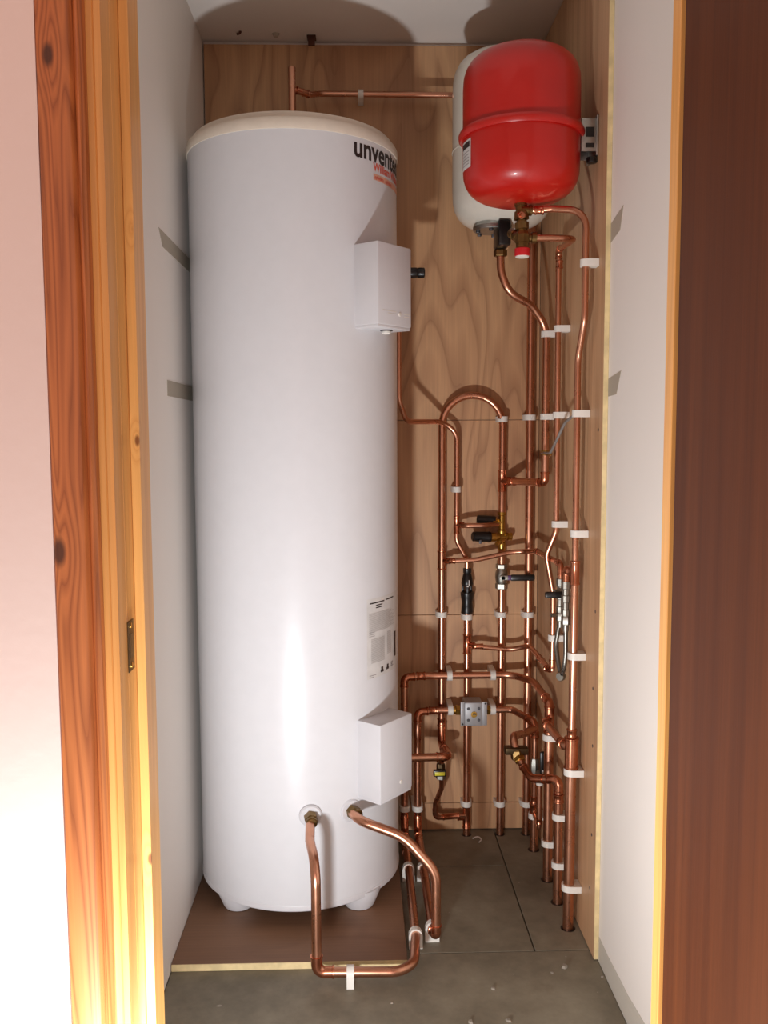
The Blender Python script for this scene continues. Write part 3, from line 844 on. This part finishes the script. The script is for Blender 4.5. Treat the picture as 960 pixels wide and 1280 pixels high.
# motor valve
t = thing('motor_valve', 'grey square motor valve body on the lower cross pipe', 'valve', ((xm0 + xm1) / 2, YH, zH2 - .035), 'valves on the back sheet')
mx = (xm0 + xm1) / 2
hs = (xm1 - xm0) / 2
bd_ = link('body', B((mx - hs * .72, YH - .045, zH2 - .037), (mx + hs * .62, YH + .018, zH2 + .037), .004), 'grey_al', t)
link('side_plate', B((mx - hs, YH - .040, zH2 - .037), (mx - hs * .70, YH - .034, zH2 + .037), .0015), 'grey_al', t)
link('side_plate', B((mx + hs * .60, YH - .040, zH2 - .037), (mx + hs * .98, YH - .034, zH2 + .037), .0015), 'grey_al', t)
for (ax_, az_) in ((-.44, .018), (.34, .018), (-.44, -.018), (.34, -.018)):
    link('bolt', profile_tube(bmesh.new(), (mx + hs * ax_, YH - .044, zH2 + az_), (mx + hs * ax_, YH - .048, zH2 + az_), [(0, .0048), (1, .0042)], 8), 'dark_grey', bd_, angle=.4)
for (ax_, az_) in ((-.85, -.032), (.85, .032)):
    link('screw_hole', profile_tube(bmesh.new(), (mx + hs * ax_, YH - .0395, zH2 + az_), (mx + hs * ax_, YH - .041, zH2 + az_), [(0, .003), (1, .003)], 8), 'black', bd_)
link('spindle', profile_tube(bmesh.new(), (mx - .001, YH - .044, zH2), (mx - .001, YH - .052, zH2), [(0, .0095), (.5, .0095), (.52, .006), (1, .0055)], 12), 'brass', bd_)
link('spindle_slot', B((mx - .006, YH - .0525, zH2 + .001), (mx + .005, YH - .0515, zH2 + .0035)), 'dark_grey', bd_, smooth=False)
for s in (-1, 1):
    link('union_nut', hexnut((mx + s * hs * .9, YH, zH2), (mx + s * (hs + .012), YH, zH2), .0165), 'brass', t, angle=.4)
    link('union_collar', profile_tube(bmesh.new(), (mx + s * (hs + .010), YH, zH2), (mx + s * (hs + .022), YH, zH2), [(0, .0125), (1, .0125)], 16), 'brass', t)

# ball valve on the drop by the corner, black lever standing up
t = thing('ball_valve', 'small steel ball valve with upright black lever by the back corner', 'valve', (xk, yk, zk0))
link('body', profile_tube(bmesh.new(), (xk, yk, zk0), (xk, yk, zk1 + .006), [(0, .012), (.2, .0145), (.5, .0155), (.8, .0145), (1, .012)], 8), 'chrome', t, angle=.4)
link('nut', hexnut((xk + .004, yk - .02, zk0 + .012), (xk + .016, yk - .034, zk0 + .012), .011), 'chrome', t, angle=.4)
link('lever', B((xk + .008, yk - .046, zk0 + .016), (xk + .024, yk - .034, zk0 + .086), .004), 'black', t)
link('lever_tip', B((xk + .013, yk - .0475, zk0 + .016), (xk + .018, yk - .0455, zk0 + .030), .0008), 'clip', t)
# small by-pass tail with the pale tip
n0 = Vector((0.5191, 2.5, 0.2545))
pipe('thin copper tail with a pale tip between the lower risers', 0.0072, [Vector((xk - .001, yk - .012, zkf0 - .004)), Vector((n0.x, n0.y, zkf0 - .004)), Vector((n0.x, n0.y, n0.z))], .012, [
    ('tip', lathe((n0.x, n0.y, n0.z - .004), [(.008, 0), (.0105, .002), (.0105, .008), (.006, .012)], 14)),
    ('coupling', sleeve((n0.x, n0.y, zkf0 + .012), (n0.x, n0.y, zkf0 + .030), .0072)),
])

# gate valve branch: from the corner drop, forward through the bronze gate valve, round to a floor riser
ym, xm = 2.306, 0.5310
gv = Vector((0.4402, 2.45, 0.3745))
zM = 0.3459
Lp = [Vector((xk - .004, yk - .004, zK - .025)), Vector((0.4834, 2.56, 0.3852)), Vector((0.4342, 2.47, 0.4097)), gv + Vector((-.002, .004, .006))]
Mp = [gv + Vector((.004, -.002, -.012)), Vector((0.4532, 2.42, 0.3412)), Vector((0.4686, 2.37, 0.3237)), Vector((xm, ym, zM)), Vector((xm, ym, zM - .06))]
pipe('copper branch from the gate valve round to a riser on the right sheet', 0.0105, [(0.0115, Lp), (0.0105, Mp), (0.0125, [(xm, ym, -.012), (xm, ym, zM - .045)])], [.02, .03, .024, .04, .02], [
    ('elbow', elbow(Mp[3] + (Mp[2] - Mp[3]).normalized() * .036, Mp[3], Mp[3] + Vector((0, 0, -.036)), .0105, .026)),
    ('elbow', elbow(Mp[1].lerp(Mp[2], .1), Mp[2], Mp[2].lerp(Mp[3], .45), .0105, .03)),
    ('coupling', sleeve((xm, ym, zM - .064), (xm, ym, zM - .040), .0118)),
])
t = thing('gate_valve', 'bronze gate valve with flat square handwheel by the back corner', 'valve', gv + Vector((0, 0, -.02)))
Mg = frame_m(gv, (1, .10, -.06), (-.10, 1, .12), (.05, -.12, 1))
link('handwheel', B((-.034, -.013, -.009), (.034, .013, .011), .003, Mg), 'brass_dark', t)
link('bonnet', hexnut(gv + Vector((.001, 0, .004)), gv + Vector((.004, -.002, -.026)), .018), 'brass_dull', t, angle=.4)
link('union_nut', hexnut(Mp[0].lerp(Mp[1], .25), Mp[0].lerp(Mp[1], .62), .0165), 'brass', t, angle=.4)

# flow and return pipes running over the floor to the cylinder ports
port1 = Vector((-0.1294, 2.169, 0.3168)); port2 = Vector((-0.0289, 2.207, 0.3124))
zf1 = 0.036
a0 = Vector((x1, yR, zr_e + .012))
yv = 1.962
xv = -0.1064
F1 = [a0, Vector((x1, yR - .012, zf1 + .004)), Vector((0.1315, 2.10, zf1)), Vector((0.122, 1.99, zf1 - .004)), Vector((0.085, 1.960, zf1 - .006)), Vector((xv, yv, zf1 - .004)), Vector((xv, yv, 0.2905)), Vector((port1.x + .004, port1.y - .10, port1.z - .02)), port1 + Vector((0, .006, 0))]
pipe('copper pipe running along the floor and up to the front port of the cylinder', 0.0116, F1, [.02, .03, .04, .06, .06, .026, .10, .06, .02], [
    ('elbow', elbow(a0 + Vector((0, 0, .012)), F1[1], F1[1] + Vector((0, -.036, 0)), .0108, .02)),
    ('elbow', elbow(F1[5] + Vector((.040, 0, 0)), F1[5], F1[5] + Vector((0, 0, .040)), .0118, .028)),
    ('coupling', sleeve(Vector((0.132, 2.56, zf1)), Vector((0.132, 2.53, zf1)), .0108)),
], name='cylinder_flow_pipe')
def port(p, d, label):
    d = Vector(d).normalized()
    t = link('port', profile_tube(bmesh.new(), p - d * .006, p + d * .006, [(0, .029), (.7, .029), (1, .026)], 28), 'plastic', cyl)
    t['label'] = label
    link('port_nut', hexnut(p + d * .004, p + d * .030, .0175), 'brass_dull', t, angle=.4)
    link('port_ring', profile_tube(bmesh.new(), p + d * .028, p + d * .040, [(0, .0145), (.8, .0145), (1, .0125)], 16), 'brass_dull', t)
b0_ = Vector((x2, yR, zr_e + .012))
x2v = 0.1819
F2 = [b0_, Vector((x2, yR - .012, zf1 + .004)), Vector((x2 + .001, 2.12, zf1)), Vector((x2v, 2.095, zf1)), Vector((x2v, 2.10, 0.1976)), Vector((0.1042, 2.12, 0.2795)), port2 + Vector((.022, -.062, 0)), port2 + Vector((-.002, .006, 0))]
pipe('copper pipe sweeping from the cylinder side port down to a floor pipe', 0.0122, F2, [.02, .03, .03, .014, .07, .12, .05, .02], [
    ('elbow', elbow(b0_ + Vector((0, 0, .012)), F2[1], F2[1] + Vector((0, -.036, 0)), .0108, .02)),
    ('elbow', elbow(F2[2], F2[3], F2[3] + Vector((0, 0, .028)), .0112, .016)),
], name='cylinder_return_pipe')
n1 = Vector((port1.x - CX, port1.y - CY, 0)); n2_ = Vector((port2.x - CX, port2.y - CY, 0))
port(port1, n1.normalized() + Vector((0, 0, -.12)), 'brass compression port with white collar at the cylinder front')
port(port2, n2_.normalized(), 'brass compression port with white collar beside the lower heater cover')

# ------------------------------------------------------------------ expansion vessels and their valves
RX, RY, RR = 0.386, 2.15, 0.137
zb_, zt2 = 1.814, 2.160
def vessel_prof(r, h, cap, n=8):
    pr = []
    for i in range(n + 1):
        a = PI / 2 * i / n
        pr.append((max(0.004, r * math.sin(a) ** 0.62), cap * (1 - math.cos(a) ** 0.75 if math.cos(a) > 0 else 1)))
    lo = pr
    hi = [(q_, h - z_) for q_, z_ in reversed(pr)]
    return lo + hi
t = thing('red_expansion_vessel', 'glossy red expansion vessel with a rolled seam, on the right sheet', 'expansion vessel', (RX, RY, zb_), 'expansion vessels')
bd_ = link('shell', lathe((RX, RY, zb_), vessel_prof(RR, zt2 - zb_, .085), 64), 'red', t)
zsm = 0.153
link('seam_rim', lathe((RX, RY, zb_), [(RR - .002, zsm - .008), (RR + .006, zsm - .010), (RR + .0095, zsm - .005), (RR + .0105, zsm + .003), (RR + .008, zsm + .0085), (RR + .003, zsm + .010), (RR - .002, zsm + .012)], 64), 'red', t)
def vessel_label(name, mat, a0, a1, z0, z1, R):
    bm = bmesh.new(); n = 6; lo = []; hi = []
    for i in range(n + 1):
        a = a0 + (a1 - a0) * i / n
        lo.append(bm.verts.new((RX + R * math.sin(a), RY - R * math.cos(a), z0))); hi.append(bm.verts.new((RX + R * math.sin(a), RY - R * math.cos(a), z1)))
    for i in range(n): bm.faces.new((lo[i], lo[i + 1], hi[i + 1], hi[i]))
    return link(name, bm, mat, bd_)
vessel_label('rating_label', 'label_paper', rd(-88), rd(-66), zb_ + .070, zb_ + .134, RR + .0008)
vessel_label('label_heading', 'print_black', rd(-86), rd(-68), zb_ + .116, zb_ + .129, RR + .0014)
for i in range(5): vessel_label('label_line', 'print_grey', rd(-85), rd(-69), zb_ + .078 + i * .007, zb_ + .080 + i * .007, RR + .0014)
br = link('bracket', B((XR - .006, RY - .045, zb_ + .100), (XR - .0005, RY + .045, zb_ + .190), .001), 'steel', t)
link('bracket_arm', B((RX + RR - .004, RY - .040, zb_ + .110), (XR - .004, RY - .036, zb_ + .184), .001), 'steel', br)
link('bracket_arm', B((RX + RR - .004, RY + .030, zb_ + .110), (XR - .004, RY + .034, zb_ + .184), .001), 'steel', br)
link('bracket_slot', B((RX + RR + .006, RY - .0412, zb_ + .142), (XR - .010, RY - .0398, zb_ + .164)), 'black', br)
link('bracket_slot', B((RX + RR + .006, RY - .0412, zb_ + .118), (XR - .010, RY - .0398, zb_ + .128)), 'black', br)
link('bracket_bolt', lathe((XR - .012, RY - .03, zb_ + .086), [(.011, 0), (.013, .002), (.013, .012), (.006, .014)], 10), 'black', br)

WX, WY, WR = 0.397, 2.50, 0.136
wz0, wz1 = 1.833, 2.30
t = thing('white_expansion_vessel', 'white expansion vessel on the back sheet, half hidden behind the red one', 'expansion vessel', (WX, WY, wz0), 'expansion vessels')
link('shell', lathe((WX, WY, wz0), vessel_prof(WR, wz1 - wz0, .10), 64), 'vessel_white', t)
link('seam', lathe((WX, WY, wz0), [(WR - .003, .205), (WR + .0015, .206), (WR + .0015, .209), (WR - .003, .210)], 64), 'vessel_white', t)
fl_ = link('flange', lathe((WX - .030, WY - .03, wz0 - .012), [(.030, 0), (.050, .001), (.053, .004), (.053, .012), (.048, .016), (.045, .024)], 36), 'steel', t)
for k in range(6):
    a = k * PI / 3 + .3
    link('flange_bolt', hexnut((WX - .030 + .043 * math.cos(a), WY - .03 + .043 * math.sin(a), wz0 - .018), (WX - .030 + .043 * math.cos(a), WY - .03 + .043 * math.sin(a), wz0 - .010), .006), 'dark_grey', fl_, angle=.4)
link('bracket', B((WX - .05, WY + WR - .006, wz0 + .15), (WX + .05, YB - .0005, wz0 + .27), .001), 'steel', t)

# black-collared angle valve below the white vessel
bv = Vector((0.3891, 2.43, 1.807))
t = thing('vessel_valve', 'black collared brass valve below the white vessel', 'valve', bv + Vector((0, .03, -.06)))
Mb = frame_m(bv, (1, .06, 0), (-.06, 1, 0), (0, 0, 1))
link('collar', B((-.016, -.024, -.034), (.018, .050, .034), .006, Mb), 'black', t)
link('body', profile_tube(bmesh.new(), Vector((w0.x, w0.y, bv.z - .01)), w0 + Vector((0, 0, .0)), [(0, .013), (.5, .013), (.55, .0115), (1, .0115)], 12), 'brass_dull', t)
link('nut', hexnut(w0 + Vector((0, 0, -.006)), w0 + Vector((0, 0, .012)), .0185), 'brass_dull', t, angle=.4)
link('side_outlet', profile_tube(bmesh.new(), bv + Vector((.015, .01, 0)), bv + Vector((.036, .008, 0)), [(0, .011), (.5, .011), (.55, .014), (1, .014)], 10), 'brass_dull', t)

# brass manifold below the red vessel: vessel tail, cross, red capped relief valve
mv = Vector((0.3867, 2.15, 1.801))
cx_ = Vector((0.3911, 2.15, 1.736))
t = thing('vessel_manifold', 'brass manifold with red capped relief valve below the red vessel', 'valve', (cx_.x, cx_.y, cx_.z - .05))
top_ = Vector((RX, RY, zb_ + .004))
link('tail', profile_tube(bmesh.new(), cx_ + Vector((0, 0, .010)), top_, [(0, .0125), (.12, .0125), (.14, .0165), (.34, .0175), (.36, .0125), (.42, .0125), (.45, .0185), (.70, .0165), (.72, .0130), (.86, .0130), (.88, .015), (1, .015)], 10), 'brass_dull', t, angle=.4)
link('side_outlet', profile_tube(bmesh.new(), Vector((top_.x, top_.y, g0.z)) + Vector((0, -.004, 0)), g0 + Vector((.004, 0, 0)), [(0, .011), (.7, .011), (.75, .0125), (1, .0125)], 12), 'brass_dull', t)
link('test_nipple', profile_tube(bmesh.new(), Vector((top_.x - .004, top_.y - .012, g0.z - .014)), Vector((top_.x + .001, top_.y - .030, g0.z - .018)), [(0, .0085), (.6, .0085), (.62, .0055), (1, .0055)], 12), 'fitting', t)
link('cross_body', profile_tube(bmesh.new(), cx_ + Vector((0, 0, -.026)), cx_ + Vector((0, 0, .018)), [(0, .0155), (.3, .0155), (.34, .0185), (.75, .0185), (1, .0125)], 8), 'brass_dull', t, angle=.4)
link('side_outlet', profile_tube(bmesh.new(), cx_ + Vector((.010, 0, 0)), f0 + Vector((.012, 0, 0)), [(0, .010), (.45, .010), (.5, .0135), (1, .0135)], 12), 'brass_dull', t)
link('side_inlet', profile_tube(bmesh.new(), cx_ + Vector((-.010, 0, 0)), Vector((0.3747, 2.2, 1.757)), [(0, .010), (.5, .010), (.55, .0125), (1, .0125)], 12), 'brass_dull', t)
cap = link('relief_cap', profile_tube(bmesh.new(), cx_ + Vector((0, 0, -.024)), cx_ + Vector((0, 0, -.043)), [(0, .0155), (.1, .0185), (.9, .0185), (1, .017)], 18), 'red_cap', t)
link('cap_end', profile_tube(bmesh.new(), cx_ + Vector((0, 0, -.042)), cx_ + Vector((0, 0, -.047)), [(0, .0165), (.7, .016), (1, .010)], 18), 'clip', cap)

# ------------------------------------------------------------------ filling loop on the right sheet
hv1 = Vector((XP - .006, 2.285, zq - .045))
hv2 = Vector((XP - .008, 2.215, hv1.z + .005))
def hose_valve(label, p, lever):
    t = thing('hose_valve', label, 'valve', p + Vector((0, 0, -.10)), 'hose valves on the right sheet')
    link('body', profile_tube(bmesh.new(), p + Vector((0, 0, -.085)), p + Vector((0, 0, .006)), [(0, .009), (.05, .011), (.2, .011), (.22, .0085), (.4, .0085), (.42, .0115), (.6, .0115), (.62, .009), (.78, .009), (.8, .012), (1, .012)], 10), 'chrome', t, angle=.4)
    link('nut', hexnut(p + Vector((0, 0, -.105)), p + Vector((0, 0, -.083)), .0118), 'chrome', t, angle=.4)
    if lever:
        link('stem', profile_tube(bmesh.new(), p + Vector((0, 0, -.028)), p + Vector((-.02, -.014, -.026)), [(0, .006), (1, .006)], 10), 'chrome', t)
        link('lever', B(p + Vector((-.046, -.030, -.040)), p + Vector((.004, -.016, -.024)), .004), 'black', t)
        link('vent_screw', profile_tube(bmesh.new(), p + Vector((0, 0, -.088)), p + Vector((-.026, -.012, -.088)), [(0, .004), (.7, .004), (.72, .006), (1, .006)], 10), 'chrome', t)
    else:
        link('inlet_elbow', elbow(G2(zr1) + Vector((-.006, .022, .0)), Vector((p.x, p.y, G2(zr1).z + .004)), p + Vector((0, 0, -.004)), .0085, .018), 'fitting', t)
    return t
hose_valve('plated hose valve with black lever on the thin cross pipe', hv1, True)
hose_valve('plated hose valve joined to the long outer pipe', hv2, False)
zhb = 0.641
hp = [hv1 + Vector((0, 0, -.100)), hv1 + Vector((-.010, .004, -.17)), Vector((XP - .012, 2.272, zhb + .03)), Vector((XP - .010, 2.246, zhb)), Vector((XP - .008, 2.222, zhb + .035)), hv2 + Vector((.002, .004, -.18)), hv2 + Vector((0, 0, -.100))]
t = thing('filling_hose', 'braided steel filling hose hanging in a loop beside the outer pipe', 'hose', (XP, 2.25, zhb - .006))
link('braid', tube(hp, .0058, .05, 12), 'braid', t)
link('loop_ring', profile_tube(bmesh.new(), Vector((XP - .016, 2.240, zhb + .004)), Vector((XP - .006, 2.252, zhb + .004)), [(0, .010), (.2, .012), (.8, .012), (1, .010)], 16), 'chrome', t)
for p in (hp[0], hp[-1]):
    link('ferrule', profile_tube(bmesh.new(), p + Vector((0, 0, .004)), p + Vector((0, 0, -.022)), [(0, .0078), (1, .0078)], 12), 'chrome', t)

# earth clamp and grey cable between two pipes
cb = [Vector((XP - .010, yG + .004, 1.314)), Vector((0.52, 2.244, 1.3)), Vector((0.51, 2.279, 1.26)), Vector((0.508, 2.354, 1.221)), Vector((XP - .012, ye - .014, 1.218))]
t = thing('earth_cable', 'grey cable strung from the outer pipe to a pipe clamp', 'cable', cb[4] - Vector((0, 0, .01)))
link('sheath', tube(cb, .0036, .06, 8), 'grey_cable', t)
cl_ = link('clamp', profile_tube(bmesh.new(), (XP, ye, 1.211), (XP, ye, 1.225), [(0, .0110), (.05, .0122), (.95, .0122), (1, .0110)], 16), 'brass', t)
link('bare_core', tube([cb[3] + Vector((.002, 0, -.004)), cb[3] + Vector((.004, .03, -.010)), cb[4] + Vector((-.004, -.004, .004))], .0022, .02, 8), 'brass', t)

# ------------------------------------------------------------------ pipe clips
def clip(label, p, axis, wall, dist, r, L=0.017):
    """closed plastic clip: ring with a foot reaching the wall"""
    p, axis, wall = Vector(p), Vector(axis).normalized(), Vector(wall).normalized()
    side = axis.cross(wall)
    R = r + .0048; n = 12
    bm = bmesh.new()
    w_ = R + .0015
    outer = []; inner = []
    for k in range(n + 1):                     # front half circle, from +side round the front to -side
        a = PI * k / n
        outer.append((math.cos(a) * R, -math.sin(a) * R))
    outer = [(w_, dist)] + [(w_, .002)] + outer[1:-1] + [(-w_, .002), (-w_, dist)]
    m_ = 24
    inner = [(math.cos(-2 * PI * k / m_) * (r + .0004), math.sin(-2 * PI * k / m_) * (r + .0004)) for k in range(m_)]
    def ring(loop, s): return [bm.verts.new(p + side * a + wall * b_ + axis * s) for a, b_ in loop]
    for s0 in (0,):
        oa, ob = ring(outer, -L / 2), ring(outer, L / 2)
        ia, ib = ring(inner, -L / 2), ring(inner, L / 2)
        for A_, B_ in ((oa, ob), (ia, ib)):
            for k in range(len(A_)):
                bm.faces.new((A_[k], A_[(k + 1) % len(A_)], B_[(k + 1) % len(A_)], B_[k]))
        for A_, B_ in ((oa, ia), (ob, ib)):
            es = [bm.edges.get((A_[k], A_[(k + 1) % len(A_)])) for k in range(len(A_))] + [bm.edges.get((B_[k], B_[(k + 1) % len(B_)])) for k in range(len(B_))]
            bmesh.ops.triangle_fill(bm, edges=es, use_beauty=True)
    o = link('pipe_clip', bm, 'clip', None, angle=.5)
    return tag(o, label, 'pipe clip', 'white plastic pipe clips')

TOY, TOX, DNW = (0, 1, 0), (1, 0, 0), (0, 0, -1)
dB, dR = YB - YP - .0006, XR - XP - .0006
def bclip(label, x, z, r, y=YP): clip(label, (x, y, z), up_, TOY, YB - y - .0006, r)
def rclip(label, y, z, r, x=XP): clip(label, (x, y, z), up_, TOX, XR - x - .0006, r)
bclip('white plastic clip on the hoop riser', xa, 0.7125, .011)
bclip('small white clip on the thin relief pipe above the tundish', q[4].x, 1.103, .0076, 2.7115)
bclip('white plastic clip directly under the black tundish', xt, 0.704, .0108)
bclip('white plastic clip on the tundish drain pipe just above the floor', xt, 0.103, .0108)
bclip('white plastic clip where the copper hoop comes down to its tee', xc, 1.317, .011)
bclip('white plastic clip under the black lever valve', xc, 0.7105, .011)
bclip('white plastic clip on the valve riser just above the floor', xc, 0.1012, .011)
bclip('white plastic clip on the corner riser, level with the hoop', xd, 1.322, .0125)
bclip('white plastic clip on the corner riser, level with the tundish', xd, 0.7097, .0125)
bclip('white plastic clip on the corner riser just above the floor', xd, 0.0999, .0125)
rclip('white plastic clip below the S bend of the white vessel pipe', ye, 1.551, .0108)
rclip('white plastic clip above the earth clamp', ye, 1.32, .0108)
rclip('topmost white clip on the kinked pipe from the red vessel valve', yF, 1.548, .0078)
rclip('second white clip from the top of the kinked pipe', yF, 1.321, .0078)
rclip('white plastic clip just above the kink in the pipe', yF, 1.029, .0078)
rclip('white plastic clip just below the kink in the pipe', 2.40, 0.7113, .0078)
rclip('topmost white clip on the outer pipe, beneath the red vessel', yG0, 1.667, .0080)
rclip('white clip on the outer pipe where the grey cable starts', yG, 1.32, .0080)
rclip('white clip on the outer pipe above the hose valves', yG, 1.027, .0080)
p_ = G2(0.7201); rclip('white clip on the outer pipe beside the braided hose', p_.y, p_.z, .0095)
p_ = G2(0.4206); rclip('white clip on the outer pipe under its large coupling', p_.y, p_.z, .0135)
p_ = G2(0.1129); rclip('lowest white clip on the outer pipe near the floor', p_.y, p_.z, .0135)
rclip('white plastic clip under the tee of the upper cross pipe drop', yJ, 0.4199, .0135)
rclip('lowest white clip on the upper cross pipe drop', yJ, 0.1108, .0135)
rclip('white plastic clip on the corner drop with the ball valve', yk, 0.1092, .0125, xk)
rclip('upper white clip on the riser from the gate valve', ym, 0.2434, .0125, xm)
rclip('lower white clip on the riser from the gate valve', ym, 0.1087, .0125, xm)
for px_, zc0, lab in ((0.2752, zH1, 'white clip on the upper cross pipe beside the hoop riser'), (0.4096, zH1, 'white clip on the upper cross pipe beside the valve riser'), (0.2779, zH2, 'white clip on the cylinder side of the grey motor valve'), (0.4103, zH2, 'white clip on the corner side of the grey motor valve')):
    clip(lab, (px_, YH, zc0), (1, 0, 0), TOY, YB - YH - .0006, .0105, .016)
clip('white clip on the riser of the upper cross pipe beside the cylinder', (x1, yR, 0.1108), up_, TOY, YB - yR - .0006, .0108)
clip('white clip on the riser of the lower cross pipe beside the cylinder', (x2, yR, 0.1102), up_, TOY, YB - yR - .0006, .0105)
clip('white floor clip at the back of the front port pipe', (0.1322, 2.442, zf1), (0, 1, 0), DNW, zf1 - .0004, .0108)
clip('white floor clip where the front port pipe turns under the cylinder', (0.1318, 2.107, zf1), (0, 1, 0), DNW, zf1 - .0004, .0108)
clip('white floor clip at the back of the side port pipe', (x2, 2.441, zf1), (0, 1, 0), DNW, zf1 - .0004, .0115)
clip('white floor clip behind the floor elbow of the side port pipe', (x2 + .0005, 2.135, zf1), (0, 1, 0), DNW, zf1 - .0004, .0115)
clip('white floor clip on the cross piece in front of the base board', (-0.0287, 1.961, zf1 - .005), (1, 0, 0), DNW, zf1 - .0054, .0116)
clip('white clip on the pipe above the cylinder', (0.0119, 2.705, 2.267), (1, 0, 0), TOY, YB - 2.705 - .0006, .0082, .016)

# ------------------------------------------------------------------ remains along the ceiling, debris on the floor
for lab, x, y, kind in (('bent rusty nail left in the ceiling at the back wall', -0.3373, 2.70, 0), ('pale plaster plug left in the ceiling', -0.2349, 2.715, 1), ('small rusty bracket stub at the top of the back sheet', -0.1329, 2.735, 2)):
    if kind == 0:
        o = link('bent_nail', tube([(x - .010, y, ZC - .008), (x, y, ZC - .006), (x + .002, y, ZC + .006)], .0035, .006, 8), 'rust')
        tag(o, lab, 'nail')
    elif kind == 1:
        o = link('wall_plug', lathe((x, y, ZC - .010), [(.003, 0), (.007, .002), (.009, .006), (.012, .011)], 9), 'bare'); tag(o, lab, 'plug')
    else:
        t = thing('bracket_stub', lab, 'bracket', (x, y, ZC - .03))
        link('plate', B((x - .012, y - .018, ZC - .004), (x + .014, y + .018, ZC - .0003), .001), 'rust', t)
        link('leg', B((x - .009, y - .016, ZC - .028), (x + .011, y - .006, ZC - .003), .001), 'rust', t)
def chip(px, r, lab):
    bm = bmesh.new()
    n = 7; lo = []; hi = []
    for k in range(n):
        a = 2 * PI * k / n; rr = r * random.uniform(.6, 1.15)
        lo.append(bm.verts.new((px[0] + rr * math.cos(a), px[1] + rr * math.sin(a), 0.0002))); hi.append(bm.verts.new((px[0] + rr * .7 * math.cos(a), px[1] + rr * .7 * math.sin(a), r * .5)))
    for k in range(n): bm.faces.new((lo[k], lo[(k + 1) % n], hi[(k + 1) % n], hi[k]))
    bm.faces.new(hi); bm.faces.new(list(reversed(lo)))
    o = link('plaster_crumb', bm, 'crumb', None, smooth=False)
    tag(o, lab, 'crumb', 'plaster crumbs on the floor')
for p_, r_ in (((0.4831, 2.012, 0), .011), ((0.2987, 1.935, 0), .007), ((0.3166, 1.822, 0), .007), ((0.2326, 1.82, 0), .008), ((0.5626, 1.971, 0), .005), ((0.567, 2.12, 0), .006), ((0.4478, 1.991, 0), .004), ((0.065, 1.891, 0), .004)):
    chip(p_, r_, 'pale plaster crumb lying on the grey floor')
bm = tube([(0.349, 2.69, .004), (0.3665, 2.70, .007), (0.3761, 2.682, .004), (0.3656, 2.665, .003)], .0022, .01, 6)
tag(link('wire_offcut', bm, 'clip'), 'curled pale wire offcut on the floor by the drain pipe', 'wire')

# dark cut-outs in the floor sheets around the pipes that pass through
for (x, y, r_) in ((xt, YP, .0108), (xc, YP, .011), (xd, YP, .0125), (xk, yk, .0125), (XP, yJ, .0135), (xm, ym, .0125), (XP, 2.1798, .0135)):
    link('pipe_hole', lathe((x, y, -.002), [(r_ + .001, 0), (r_ + .0055, 0), (r_ + .0055, .0025), (r_ + .001, .0025)], 20), 'black', fl)
